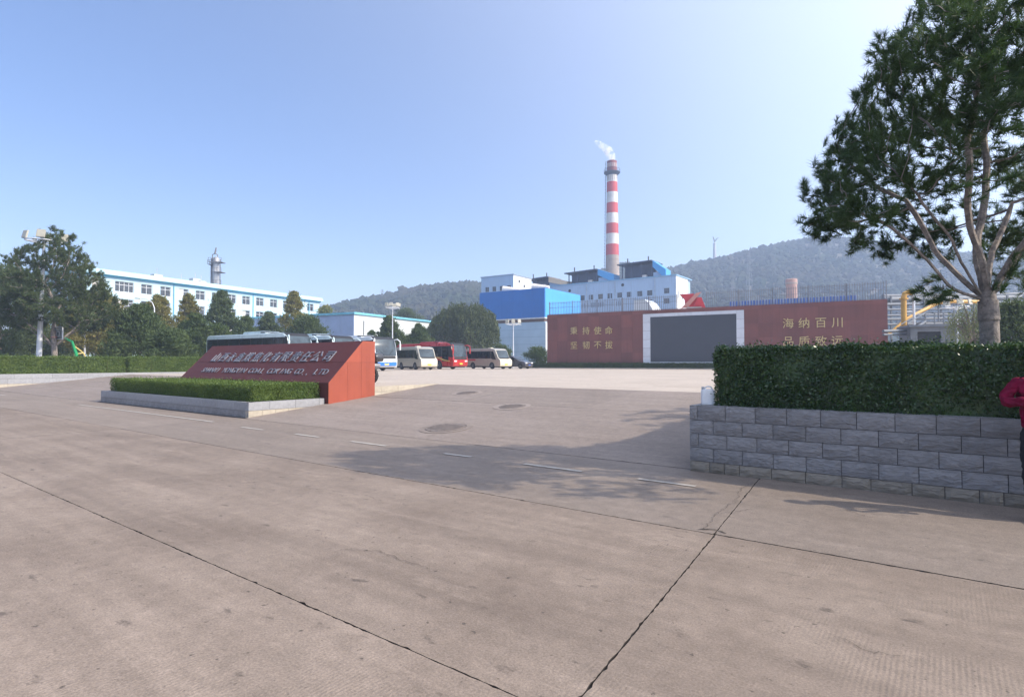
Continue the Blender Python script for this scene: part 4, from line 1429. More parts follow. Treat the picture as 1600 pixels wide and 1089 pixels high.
m.box(-0.2, 0.28, -0.13, 0.13, 0.28, 0.62)
m.tube([(0.2, -0.14, 0.35), (0.0, -0.16, 0.22), (-0.8, -0.17, 0.3)], [0.03, 0.03, 0.05], 8)
m.build('engine', chrome, t)
m = MB()
pts = [(0.66 + 0.36 * math.cos(R(a)), 0.31 + 0.36 * math.sin(R(a))) for a in range(20, 161, 20)]
m.prism(pts + [(0.66 + 0.34 * math.cos(R(a)), 0.31 + 0.34 * math.sin(R(a))) for a in range(160, 19, -20)], -0.08, 0.08)
m.build('mudguard', mc_black, t)

m = MB()
m.prism([(-1.12, 0.88), (-0.70, 0.86), (-0.66, 1.10), (-0.80, 1.24), (-1.06, 1.22), (-1.14, 1.08)], -0.21, 0.21)
obj('top_box', bevelled(m.mesh('top_box', mc_black), 0.07, 3), t)
m = MB()
m.prism([(-0.45, 0.5), (-0.5, 0.74), (-0.95, 0.82), (-1.0, 0.7), (-0.8, 0.55)], -0.16, 0.16)
obj('tail_panel', bevelled(m.mesh('tail_panel', mat('tail_grey', (0.25, 0.25, 0.27), 0.4)), 0.04), t)

# ================================================================== jerry can
can_m = mat('white_plastic', (0.72, 0.74, 0.76), 0.4, var=0.05, scale=10)
t = thing('jerry_can', 'white plastic jerry can with handle standing on the end of the stone planter wall', 'canister', uv(UP + 0.19, WALLV + 0.26, 0.966), R(-8))
m = MB()
m.prism([(-0.095, 0), (0.095, 0), (0.095, 0.20), (0.07, 0.232), (-0.075, 0.232), (-0.095, 0.21)], -0.06, 0.06)
obj('body', bevelled(m.mesh('body', can_m), 0.016, 3), t)
m = MB()
m.tube([(-0.045, 0, 0.225), (-0.035, 0, 0.262), (0.0, 0, 0.272), (0.045, 0, 0.262), (0.065, 0, 0.222)], [0.011, 0.011, 0.011, 0.011, 0.012], 8)
m.build('handle', can_m, t, smooth=True)
m = MB()
m.lathe([(0.022, 0.225), (0.022, 0.262), (0.018, 0.268)], 14, M=Matrix.Translation((-0.073, 0, 0)))
m.build('cap', mat('grey_cap', (0.42, 0.43, 0.45), 0.5), t)

# ================================================================== person
def skin(name, chains, material, parent, sub=2, wrinkle=0.0):
    """Tapered limbs grown round joint chains: each chain is [(x, y, z, radius or (rx, ry))], the first of each island its root; a chain may start at a shared joint."""
    vs, es, rs, roots, idx = [], [], [], [], {}
    for ch in chains:
        prev = None
        for i, (x, y, z, r) in enumerate(ch):
            k = (round(x, 4), round(y, 4), round(z, 4))
            if k not in idx:
                idx[k] = len(vs)
                vs.append((x, y, z))
                rs.append(r if isinstance(r, tuple) else (r, r))
                if i == 0:
                    roots.append(idx[k])
            if prev is not None:
                es.append((prev, idx[k]))
            prev = idx[k]
    me = bpy.data.meshes.new(name)
    me.from_pydata(vs, es, [])
    o = bpy.data.objects.new(name, me)
    o.modifiers.new('skin', 'SKIN')
    for i, r in enumerate(rs):
        me.skin_vertices[0].data[i].radius = r
        me.skin_vertices[0].data[i].use_root = i in roots
    sb = o.modifiers.new('sub', 'SUBSURF')
    sb.levels = sb.render_levels = sub
    new = to_mesh(o)
    new.name = name
    if wrinkle:                                      # cloth creases
        old = [(v.co.copy(), v.normal.copy()) for v in new.vertices]
        for v, (co, nr) in zip(new.vertices, old):
            q = co * 11.0
            v.co = co + nr * wrinkle * (noise.noise(Vector((q.x, q.y, q.z * 2.2))) + 0.5 * noise.noise(q * 2.3))
    new.materials.clear()
    new.materials.append(material)
    new.polygons.foreach_set('use_smooth', [True] * len(new.polygons))
    return obj(name, new, parent)

skin_m = mat('skin', (0.50, 0.31, 0.22), 0.5, var=0.06)
jacket_m = mat('crimson_jacket', (0.18, 0.007, 0.034), 0.9, var=0.3, scale=7, bump=1.0, bscale=9, spec=0.15)
trouser_m = mat('black_trousers', (0.012, 0.012, 0.015), 0.85, var=0.2, bump=0.3, bscale=14)
hair_m = mat('black_hair', (0.012, 0.010, 0.009), 0.5)
shoe_m = mat('dark_shoes', (0.02, 0.02, 0.022), 0.5)
orange_m = mat('orange_case', (0.75, 0.16, 0.03), 0.4)
bag_m = mat('black_bag', (0.012, 0.012, 0.014), 0.6)
pp = uv(0.775, 8.03, 0)
pt = thing('person', 'person in a crimson jacket and black trousers leaning on the stone planter wall', 'person', pp, -ANG + R(6))
fingers = []
for s in (-1, 1):
    for k in range(4):
        fx, fz = s * 0.035, 1.235 - k * 0.019
        L_ = (0.062, 0.070, 0.066, 0.052)[k]
        fingers.append([(fx, -0.262 - 0.004 * k, fz, 0.0085), (fx - s * L_ * 0.6, -0.280, fz - 0.004, 0.008), (fx - s * L_ * 0.75, -0.262, fz - 0.010, 0.0072), (fx - s * L_ * 0.55, -0.250, fz - 0.014, 0.006)])
    fingers.append([(s * 0.055, -0.240, 1.225, 0.010), (s * 0.03, -0.235, 1.262, 0.009), (s * 0.008, -0.245, 1.275, 0.0075)])
skin('body', [
    [(0, 0.02, 0.95, 0.09), (0, 0.06, 1.12, 0.09), (0, 0.05, 1.30, 0.12), (0, 0.03, 1.44, 0.06), (0, 0.01, 1.50, 0.05), (0, -0.015, 1.565, (0.068, 0.08)), (0, -0.02, 1.63, (0.076, 0.092)), (0, -0.01, 1.69, (0.07, 0.085)), (0, 0.0, 1.73, 0.04)],
    [(0, 0.05, 1.30, 0.12), (-0.17, 0.05, 1.385, 0.05), (-0.285, 0.02, 1.19, 0.038), (-0.12, -0.19, 1.20, 0.030), (-0.06, -0.24, 1.21, (0.028, 0.038)), (-0.03, -0.258, 1.21, (0.02, 0.036))],
    [(0, 0.05, 1.30, 0.12), (0.17, 0.05, 1.385, 0.05), (0.285, 0.02, 1.19, 0.038), (0.12, -0.19, 1.20, 0.030), (0.06, -0.24, 1.21, (0.028, 0.038)), (0.03, -0.258, 1.21, (0.02, 0.036))],
    [(0, 0.02, 0.95, 0.09), (-0.09, 0.0, 0.86, 0.065), (-0.12, -0.17, 0.47, 0.05), (-0.12, -0.26, 0.09, 0.035)],
    [(0, 0.02, 0.95, 0.09), (0.09, 0.0, 0.86, 0.065), (0.12, -0.13, 0.47, 0.05), (0.12, -0.20, 0.09, 0.035)],
    [(0, -0.10, 1.60, 0.014), (0, -0.125, 1.595, 0.012)], [(-0.076, 0.0, 1.62, 0.012), (-0.082, 0.01, 1.64, 0.014)], [(0.076, 0.0, 1.62, 0.012), (0.082, 0.01, 1.64, 0.014)],
] + fingers, skin_m, pt)
ey = MB()
for s in (-1, 1):
    ey.lathe([(0.004, 0.004), (0.011, 0.002), (0.013, 0.0)], 10, M=Matrix.Translation((s * 0.03, -0.107, 1.632)) @ Matrix.Rotation(R(90), 4, 'X'))
ey.build('eyes', mat('eye_dark', (0.02, 0.015, 0.012), 0.2), pt)
mo = MB()
mo.tube([(-0.025, -0.096, 1.562), (0, -0.102, 1.560), (0.025, -0.096, 1.562)], [0.004, 0.007, 0.004], 6)
mo.build('mouth', mat('lips', (0.38, 0.13, 0.11), 0.5), pt)
skin('hair', [[(0, 0.03, 1.62, (0.082, 0.085)), (0, 0.015, 1.68, (0.085, 0.095)), (0, 0.0, 1.725, (0.074, 0.084)), (0, 0.0, 1.75, 0.04)]], hair_m, pt)
skin('jacket', [
    [(0, 0.02, 0.80, (0.17, 0.135)), (0, 0.03, 0.98, (0.165, 0.125)), (0, 0.06, 1.12, (0.165, 0.125)), (0, 0.05, 1.30, (0.17, 0.125)), (0, 0.04, 1.41, (0.10, 0.09)), (0, 0.035, 1.455, 0.068)],
    [(0, 0.05, 1.30, (0.17, 0.125)), (-0.185, 0.05, 1.385, 0.075), (-0.305, 0.02, 1.175, 0.058), (-0.13, -0.18, 1.195, 0.046)],
    [(0, 0.05, 1.30, (0.17, 0.125)), (0.185, 0.05, 1.385, 0.075), (0.305, 0.02, 1.175, 0.058), (0.13, -0.18, 1.195, 0.046)]], jacket_m, pt, 4, 0.016)
skin('trousers', [
    [(0, 0.02, 1.0, (0.14, 0.11)), (0, 0.02, 0.90, (0.155, 0.12)), (-0.095, 0.0, 0.82, 0.09), (-0.12, -0.17, 0.47, 0.075), (-0.12, -0.25, 0.09, 0.062)],
    [(0, 0.02, 0.90, (0.155, 0.12)), (0.095, 0.0, 0.82, 0.09), (0.12, -0.13, 0.47, 0.075), (0.12, -0.19, 0.09, 0.062)]], trouser_m, pt, 4, 0.012)
for s, y in ((-1, -0.25), (1, -0.19)):
    skin('shoe', [[(s * 0.12, y + 0.05, 0.045, (0.042, 0.042)), (s * 0.122, y - 0.06, 0.042, (0.046, 0.038)), (s * 0.128, y - 0.16, 0.034, (0.044, 0.03))]], shoe_m, pt)
ph = thing('mobile_phone', 'orange-cased phone held in the hands of the person by the wall', 'phone', pt.location + Vector((0, 0, 0)), -ANG + R(6))
m = MB()
m.box(-0.04, 0.04, -0.012, 0.0, 0, 0.15, M=Matrix.Translation((-0.005, -0.285, 1.18)) @ Matrix.Rotation(R(-20), 4, 'X'))
obj('case', bevelled(m.mesh('case', orange_m), 0.004), ph)
bag = thing('shoulder_bag', 'small black shoulder bag hanging at the front of the crimson jacket', 'bag', pt.location, -ANG + R(6))
m = MB()
m.box(-0.06, 0.17, -0.20, -0.125, 0.93, 1.12)
obj('pouch', bevelled(m.mesh('pouch', bag_m), 0.02), bag)
m = MB()
m.tube([(0.14, -0.14, 1.1), (0.05, -0.125, 1.28), (-0.12, -0.02, 1.46), (-0.14, 0.1, 1.44), (0.0, 0.2, 1.2), (0.17, 0.05, 1.0), (0.17, -0.13, 1.02)], 0.012, 6)
m.build('strap', bag_m, bag)

# ================================================================== red wall with the screen
RW0 = Vector((4.95, 81.0, 0))
RWA = math.atan2(-20.2, 34.6)
RWD = Vector((math.cos(RWA), math.sin(RWA), 0))
RWL = 40.2
RWT = 8.27
wall_red = mat('red_wall_tile', (0.18, 0.062, 0.05), 0.6, var=0.12, scale=0.5, rnd=0.13, streak=0.35)
wall_core = mat('red_wall_joint', (0.10, 0.035, 0.032), 0.8)
gold_m = mat('gold_letters', (0.62, 0.47, 0.22), 0.35, metal=0.5, var=0.08)
screen_m = mat('led_screen', (0.050, 0.054, 0.068), 0.55, var=0.08, scale=0.7)
tile_m = mat('white_frame_tile', (0.60, 0.62, 0.66), 0.35, var=0.05, rnd=0.05)
rw = thing('screen_wall', 'long dark red tiled wall with a big grey screen and gold characters', 'wall', RW0, RWA)
m = MB()
m.box(0.03, RWL - 0.03, 0.03, 1.0, LOT - 0.1, RWT - 0.03)
m.build('wall_core', wall_core, rw)
def rwx(x):
    return along(RW0, RWD, x)
def rwz(x, y):
    s = rwx(x)
    return hgt(y, RW0.y + RWD.y * s)
sx0, sx1 = rwx(1005), rwx(1163)
sz0, sz1 = rwz(1005, 570.5), rwz(1005, 491)
ix0, ix1 = rwx(1016.5), rwx(1151)
iz0, iz1 = sz0 + 0.42, sz1 - 0.42
zs = [LOT, sz0 - 0.01]
zs += [sz0 + (sz1 - sz0) * k / 4 for k in range(1, 4)] + [sz1 + 0.01, RWT]
xs = [0.0]
while xs[-1] < sx0 - 2.4:
    xs.append(xs[-1] + 1.55)
xs += [sx0 - 0.01, sx1 + 0.01]
while xs[-1] < RWL - 1.6:
    xs.append(xs[-1] + 1.55)
xs[-1] = RWL
for i in range(len(xs) - 1):
    for j in range(len(zs) - 1):
        if abs(xs[i] - (sx0 - 0.01)) < 1e-6 and 0 < j < len(zs) - 2:
            continue
        nsub = 6 if abs(xs[i] - (sx0 - 0.01)) < 1e-6 else 1
        for q in range(nsub):
            xa = xs[i] + (xs[i + 1] - xs[i]) * q / nsub
            xb = xs[i] + (xs[i + 1] - xs[i]) * (q + 1) / nsub
            m = MB()
            m.box(xa + 0.004, xb - 0.004, 0.0, 0.03, zs[j] + 0.004, zs[j + 1] - 0.004)
            m.build('panel', wall_red, rw)
scr = MB()
scr.box(ix0, ix1, -0.03, 0.03, iz0, iz1)
scr.build('screen', screen_m, rw)
def tiles(xa, xb, za, zb, n, horiz):
    for k in range(n):
        m = MB()
        if horiz:
            m.box(xa + (xb - xa) * k / n + 0.012, xa + (xb - xa) * (k + 1) / n - 0.012, -0.06, 0.03, za, zb)
        else:
            m.box(xa, xb, -0.06, 0.03, za + (zb - za) * k / n + 0.012, za + (zb - za) * (k + 1) / n - 0.012)
        m.build('frame_tile', tile_m, rw)
tiles(sx0, ix0 - 0.01, sz0, sz1, 6, False)
tiles(ix1 + 0.01, sx1, sz0, sz1, 6, False)
tiles(ix0, ix1, iz1 + 0.01, sz1, 6, True)
tiles(ix0, ix1, sz0, iz0 - 0.01, 6, True)
for text, xpx, ypx, cs in (('秉持使命', (897, 916, 934, 951.5), 517, 1.12), ('坚韧不拔', (897, 916, 934, 951.5), 539.5, 1.12),
                           ('海纳百川', (1232, 1256.5, 1283, 1308.5), 505, 1.22), ('品质致远', (1232, 1256.5, 1283, 1308.5), 533.5, 1.22)):
    for ch, x in zip(text, xpx):
        yy = ypx - (x - xpx[0]) * 0.012
        letter('character', ch, cs, 0.05, gold_m, rw, Matrix.Translation((rwx(x), -0.05, rwz(x, yy))) @ Matrix.Rotation(R(90), 4, 'X'))
hedge('low dark hedge strip along the foot of the red screen wall', RW0 + Vector((0, 0, LOT)), RWA, [(-3.5, RWL, -1.0, -0.2, 0.0, 0.72)], 0.11, 190, conifer_m, 8, wob=0.05)
ek = structure(obj('lot_edging', None, None, (RW0.x, RW0.y, LOT), RWA), 'pale edging stones before the hedge of the red wall')
stone_run(ek, (-3.5, -1.35, 0), 0.0, RWL + 3.5, [(0.0, 0.13, 1.4, 0.0, 0.2, 0.003, cream_stone)], name='edging_stone')

# railing on top of the wall, in two lengths
rail_m = mat('railing_paint', (0.18, 0.185, 0.21), 0.5, metal=0.1, var=0.15, scale=3, dirt=((0.16, 0.10, 0.08), 0.5))
def railing(label, xa, xb, h):
    t = thing('railing', label, 'railing', RW0 + RWD * xa + Vector((-math.sin(RWA), math.cos(RWA), 0)) * 0.6 + Vector((0, 0, RWT - 0.03)), RWA, 'railings above the red wall')
    L = xb - xa
    bar = MB()
    bar.tube([(0, 0, 0.08), (0, 0, h)], 0.034, 5)
    bme = bar.mesh('bar', rail_m)
    n = int(L / 0.24)
    for k in range(n + 1):
        obj('bar', bme, t, loc=(L * k / n, 0, 0))
    post = MB()
    post.box(-0.05, 0.05, 0.04, 0.14, 0, h + 0.06)
    pme = post.mesh('post', rail_m)
    npost = max(1, int(L / 3.2))
    for k in range(npost + 1):
        obj('post', pme, t, loc=(L * k / npost, 0, 0))
    for z in (0.14, h - 0.22, h * 0.55):
        r = MB()
        r.box(0, L, -0.045, -0.02, z, z + 0.04)
        r.build('rail', rail_m, t)
    return t
railing('barred metal railing on the red wall in front of the plant hall', 0.05, rwx(1056), 1.85)
railing('barred metal railing on the red wall between the red emblem and the pipework', rwx(1103), RWL - 0.05, 2.0)

# red emblem sculpture behind the wall
emb_red = mat('emblem_red', (0.52, 0.035, 0.045), 0.45, var=0.08)
emb_pale = mat('emblem_salmon', (0.55, 0.24, 0.19), 0.5, var=0.08)
ed = 76.0
e0 = at(1085, 566, ed)
em = thing('emblem_sculpture', 'big red angular emblem with a salmon diagonal bar standing above the wall', 'sculpture', (e0.x, ed, LOT), R(-12))
s_ = ed / FOC
def ez(y):
    return hgt(y, ed) - LOT
q = MB()
q.prism([((1064 - 1085) * s_, ez(460)), ((1085 - 1085) * s_, ez(459)), ((1082 - 1085) * s_, ez(470)), ((1072 - 1085) * s_, ez(478)), ((1071 - 1085) * s_, ez(468))], -0.3, 0.3)
q.prism([((1066 - 1085) * s_, ez(481)), ((1080 - 1085) * s_, ez(466)), ((1096 - 1085) * s_, ez(465)), ((1102 - 1085) * s_, ez(481))], -0.22, 0.22)
q.prism([((1091 - 1085) * s_, ez(464)), ((1097 - 1085) * s_, ez(478)), ((1084 - 1085) * s_, ez(479))], -0.34, 0.34)
q.build('red_wing', emb_red, em)
q = MB()
q.prism([((1065 - 1085) * s_, ez(482)), ((1076 - 1085) * s_, ez(480)), ((1096 - 1085) * s_, ez(457)), ((1087 - 1085) * s_, ez(459))], -0.45, 0.1)
q.build('diagonal_bar', emb_pale, em)
q = MB()
q.box(-0.9, 0.9, -0.5, 0.5, 0, ez(480))
q.build('plinth', mat('plinth_concrete', (0.4, 0.38, 0.36), 0.8), em)

# ================================================================== masts and lamps
mast_m = mat('mast_paint', (0.66, 0.68, 0.71), 0.45, metal=0.2, var=0.08, scale=3)
flood_m = mat('floodlight_housing', (0.42, 0.40, 0.33), 0.4, var=0.1, scale=5)
def mast(label, x, depth, ytop, lean=0.0, heads=6, k=1.0, base_r=0.16):
    p = place(x, depth)
    H = hgt(ytop, depth) - LOT
    t = thing('floodlight_mast', label, 'light mast', p, R(20), 'floodlight masts')
    t.rotation_euler = (0, lean, R(0))
    m = MB()
    m.tube([(0, 0, 0), (0, 0, H * 0.5), (0, 0, H - 0.2)], [base_r, base_r * 0.75, base_r * 0.45], 10)
    m.build('pole', mast_m, t, smooth=True)
    m = MB()
    ring = 1.5 * k
    m.tube([(ring * math.cos(a), ring * math.sin(a), H - 0.35) for a in [R(20 * j) for j in range(19)]], 0.06 * k, 6, caps=False)
    for j in range(4):
        a = R(90 * j + 30)
        m.tube([(0, 0, H - 0.6), (ring * math.cos(a), ring * math.sin(a), H - 0.35)], 0.045 * k, 5)
    m.tube([(-ring * 1.15, 0, H - 0.25), (ring * 1.15, 0.2, H - 0.45)], 0.06 * k, 6)
    m.build('lamp_ring', mast_m, t)
    for j in range(heads):
        a = 2 * math.pi * j / heads + 0.5
        f = MB()
        M = Matrix.Translation((ring * math.cos(a), ring * math.sin(a), H + 0.1 * k)) @ Matrix.Rotation(0.45 * math.cos(a), 4, 'Z') @ Matrix.Rotation(R(-12), 4, 'X')
        f.box(-0.36 * k, 0.36 * k, -0.07 * k, 0.07 * k, -0.35 * k, 0.42 * k, M=M)
        f.box(-0.32 * k, 0.32 * k, -0.085 * k, -0.07 * k, -0.31 * k, 0.38 * k, M=M)
        f.build('floodlight', flood_m, t)
    return t
mast('tall white floodlight mast rising through the big pine', 60, 50, 371, R(1.5), 4, 0.88, 0.23)
mast('thin floodlight mast in front of the white warehouse', 613, 82, 477, 0, 6, 0.62, 0.11)
mast('thin floodlight mast in front of the light blue plant wall', 802, 88, 503, 0, 6, 0.72, 0.11)
mast('thin floodlight mast among the pipework near the pine trunk', 1497, 52, 474, 0, 5, 0.62, 0.10)

def street_lamp(label, x, depth, ytop, side):
    t = thing('street_lamp', label, 'street lamp', place(x, depth), 0, 'curved street lamps')
    H = hgt(ytop, depth) - LOT
    m = MB()
    m.tube([(0, 0, 0), (0, 0, H - 1.1), (side * 0.25, 0, H - 0.45), (side * 0.9, 0, H - 0.05), (side * 1.7, 0, H)], [0.09, 0.06, 0.05, 0.045, 0.04], 8)
    m.build('pole', mast_m, t, smooth=True)
    m = MB()
    m.prism([(side * 1.6, H - 0.06), (side * 2.3, H + 0.02), (side * 2.25, H + 0.12), (side * 1.65, H + 0.08)], -0.13, 0.13)
    obj('lamp_head', bevelled(m.mesh('lamp_head', flood_m), 0.03), t)
    return t
street_lamp('curved street lamp rising out of the wide conifer', 240, 68, 467, -1)
street_lamp('thin street lamp post beside the yellowing trees', 184, 78, 478, 1)
wp = thing('white_post', 'plain white post next to the basketball hoop', 'post', place(132, 64), 0)
m = MB()
m.tube([(0, 0, 0), (0, 0, 4.6)], [0.10, 0.085], 10)
m.build('pole', mast_m, wp, smooth=True)
m = MB()
m.lathe([(0.2, 0), (0.2, 0.04), (0.1, 0.06)], 12)
m.build('base_plate', mast_m, wp)
m = MB()
m.lathe([(0.09, 4.58), (0.11, 4.62), (0.02, 4.7)], 12)
m.build('cap', mast_m, wp)

# basketball hoop
hoop_g = mat('hoop_green', (0.02, 0.34, 0.13), 0.4, var=0.1)
hoop_y = mat('hoop_yellow', (0.72, 0.58, 0.2), 0.5, var=0.1)
hb = thing('basketball_hoop', 'green basketball stand with clear backboard under the trees', 'basketball hoop', place(122, 52), R(237))
m = MB()
m.tube([(0.0, 0, 0.2), (0.15, 0, 1.6), (0.5, 0, 2.7), (1.5, 0, 3.25)], [0.16, 0.14, 0.11, 0.08], 8)
m.build('arm', hoop_g, hb, smooth=True)
m = MB()
m.box(-1.2, 0.4, -0.45, 0.45, 0.0, 0.3)
obj('base', bevelled(m.mesh('base', hoop_g), 0.04), hb)
m = MB()
m.tube([(-1.0, 0, 0.3), (-0.4, 0, 1.7), (0.3, 0, 2.3)], 0.05, 6)
m.tube([(-0.4, 0, 1.7), (0.14, 0, 1.6)], 0.04, 6)
m.build('stay', hoop_y, hb)
m = MB()
m.box(1.5, 1.53, -0.9, 0.9, 2.9, 3.95)
bb = m.build('backboard', glass('clear_board', (0.25, 0.30, 0.30)), hb)
m = MB()
for y0, y1, z0, z1 in ((-0.95, -0.9, 2.85, 4.0), (0.9, 0.95, 2.85, 4.0), (-0.9, 0.9, 3.95, 4.0), (-0.9, 0.9, 2.85, 2.9)):
    m.box(1.48, 1.56, y0, y1, z0, z1)
for y0, y1, z0, z1 in ((-0.3, -0.25, 3.1, 3.55), (0.25, 0.3, 3.1, 3.55), (-0.25, 0.25, 3.5, 3.55), (-0.25, 0.25, 3.1, 3.15)):
    m.box(1.54, 1.565, y0, y1, z0, z1)
m.build('frame', mast_m, bb)
m = MB()
m.tube([(1.82 + 0.225 * math.cos(R(a)), 0.225 * math.sin(R(a)), 3.05) for a in range(0, 361, 24)], 0.012, 5, caps=False)
m.build('rim', emb_red, hb)

# ================================================================== buildings
win_frame = mat('window_frame', (0.62, 0.64, 0.66), 0.5)
win_glass = glass('window_glass', (0.035, 0.04, 0.045), 0.1)
def window(parent, a, b, c, d, M, depth=0.15, mull=2, transom=True, fm=None, curtain=None):
    """A framed window set in an opening of a wall made by MB.wall under the same matrix."""
    f = MB()
    y0, y1 = depth - 0.06, depth
    w = 0.07
    for q in ((a, a + w, c, d), (b - w, b, c, d), (a + w, b - w, c, c + w), (a + w, b - w, d - w, d)):
        f.box(q[0], q[1], y0, y1, q[2], q[3], M=M)
    for k in range(1, mull):
        x = a + (b - a) * k / mull
        f.box(x - w / 2, x + w / 2, y0, y1 - 0.004, c + w, d - w, M=M)
    if transom:
        z = c + (d - c) * 0.68
        f.box(a + w, b - w, y0 - 0.003, y1 - 0.007, z - w / 2, z + w / 2, M=M)
    o = f.build('window', fm or win_frame, parent)
    p = MB()
    p.add([(a, depth, c), (b, depth, c), (b, depth, d), (a, depth, d)], [(0, 1, 2, 3)], 0, M)
    p.build('pane', win_glass, o)
    if curtain:
        k = MB()
        xa = a + (b - a) * curtain[0]
        xb = a + (b - a) * curtain[1]
        k.box(xa, xb, depth - 0.02, depth - 0.005, c + w, d - w, M=M)
        k.build('blind', mat('pale_blind', (0.50, 0.47, 0.42), 0.8), o)
    return o
I4 = Matrix.Identity(4)

# --- office block
ob_d = Vector((0.454, 0.891, 0)).normalized()
ob0 = Vector((-67.7, 93.0, 0)) - ob_d * 2
OBL, OBT = 48.5 + 2, 16.4
ob = thing('office_block', 'long pale blue four-storey office block with rows of white windows', 'building', (ob0.x, ob0.y, 0), math.atan2(ob_d.y, ob_d.x))
ob_wall = mat('office_pale_blue', (0.44, 0.60, 0.68), 0.7, var=0.05, scale=0.4, streak=0.10)
ob_trim = mat('office_trim_blue', (0.10, 0.40, 0.58), 0.6, var=0.08)
ob_cap = mat('office_parapet', (0.38, 0.58, 0.66), 0.6, var=0.06)
row_x = [(104, 2), (152, 2), (188, 2), (196, 2)]
wins = []
for px, wd, mu in ((152, 1.9, 2), (193, 3.0, 4), (228, 1.9, 2), (257.5, 1.9, 2), (286, 1.9, 2), (312, 1.9, 2), (337, 1.9, 2), (361.5, 1.9, 2), (384, 1.9, 2), (405.5, 1.9, 2), (427, 1.9, 2), (447, 1.9, 2), (466, 1.9, 2), (484.5, 1.9, 2)):
    s = along(ob0, ob_d, px)
    for sill in (13.45, 10.5, 7.55, 4.6):
        wins.append((s - wd / 2, s + wd / 2, sill, sill + 1.75, mu))
for s in ():
    for sill in (13.45, 10.5, 7.55, 4.6):
        wins.append((s - 0.95, s + 0.95, sill, sill + 1.75, 2))
m = MB()
m.wall(0, OBL, LOT, OBT - 0.7, [w[:4] for w in wins], 0.18)
m.box(0, OBL, 0.5, 14, LOT, OBT - 0.7)
m.box(0, 0.3, 0.0, 0.5, LOT, OBT - 0.7)
m.box(OBL - 0.3, OBL, 0.002, 0.5, LOT, OBT - 0.7)
m.build('wall', ob_wall, ob)
rr = random.Random(3)
for w in wins:
    window(ob, *w[:4], I4, 0.18, w[4], True, curtain=(0.03, rr.uniform(0.3, 0.6)) if rr.random() < 0.4 else None)
m = MB()
m.box(-0.25, OBL + 0.25, -0.25, 14.2, OBT - 0.7, OBT - 0.42)
m.build('cornice', ob_trim, ob)
m = MB()
m.prism([(-0.75, OBT - 0.42), (-0.75, OBT - 0.3), (-0.35, OBT + 0.42), (14.6, OBT + 0.42), (14.6, OBT - 0.42)], -OBL - 0.6, 0.6, M=Matrix.Rotation(R(90), 4, 'Z'))
m.build('roof', ob_cap, ob)
for s in (along(ob0, ob_d, 270), along(ob0, ob_d, 394.5), along(ob0, ob_d, 482)):
    m = MB()
    m.tube([(s, -0.1, LOT), (s, -0.1, OBT - 0.5)], 0.085, 6)
    m.build('downpipe', ob_trim, ob)
for px, hh in ((262, 0.9), (300, 0.5), (322, 1.1), (331, 0.8)):
    s = along(ob0, ob_d, px)
    m = MB()
    m.box(s - 0.8, s + 0.8, 3, 4.2, OBT + 0.4, OBT + 0.4 + hh)
    m.tube([(s, 3.5, OBT + 0.4), (s, 3.5, OBT + hh + 1.6)], 0.05, 5)
    m.build('roof_vent', mat('roof_metal', (0.42, 0.43, 0.44), 0.6), ob)

# --- distillation tower behind the office block
DT = 160.0
dp = place(335, DT)
s_ = DT / FOC
steel_m = mat('tower_steel', (0.42, 0.42, 0.42), 0.5, metal=0.3, var=0.2, scale=0.6, streak=0.35)
rust_m = mat('tower_dark_steel', (0.16, 0.155, 0.16), 0.6, metal=0.2, var=0.25, scale=0.8)
dt = thing('distillation_tower', 'steel distillation column with platforms behind the office block roof', 'tower', dp, 0)
zz = lambda y: hgt(y, DT) - LOT
m = MB()
m.lathe([(0.85, 0), (0.85, zz(408)), (0.8, zz(404)), (0.35, zz(401.5))], 18, M=Matrix.Translation((0.15, 0, 0)))
m.build('column', steel_m, dt, smooth=True)
m = MB()
m.lathe([(0.45, 0), (0.45, zz(404))], 14, M=Matrix.Translation((-1.05, 0.3, 0)))
m.build('side_pipe', rust_m, dt, smooth=True)
for y, w0, w1 in ((410, -1.4, 2.2), (425.5, -0.2, 2.2), (413.5, -1.6, -0.6), (445, -0.6, 2.2)):
    m = MB()
    m.box(w0, w1, -1.3, 1.3, zz(y) - 0.15, zz(y))
    for xx_ in (w0, (w0 + w1) / 2, w1):
        m.tube([(xx_, -1.28, zz(y)), (xx_, -1.28, zz(y) + 1.1)], 0.06, 4)
    m.tube([(w0, -1.28, zz(y) + 1.1), (w1, -1.28, zz(y) + 1.1)], 0.06, 4)
    m.build('platform', rust_m, dt)
m = MB()
m.tube([(1.75, -0.9, 0), (1.75, -0.9, zz(406))], 0.12, 5)
m.build('ladder_post', rust_m, dt)
m = MB()
m.tube([(-0.9, 0, zz(404)), (-0.9, 0, zz(398)), (-0.2, 0, zz(396.5)), (0.5, 0, zz(398)), (0.5, 0, zz(403))], 0.13, 6)
m.tube([(-0.2, 0, zz(397)), (0.1, 0, zz(387))], [0.28, 0.16], 6)
m.build('vent_pipe', rust_m, dt)

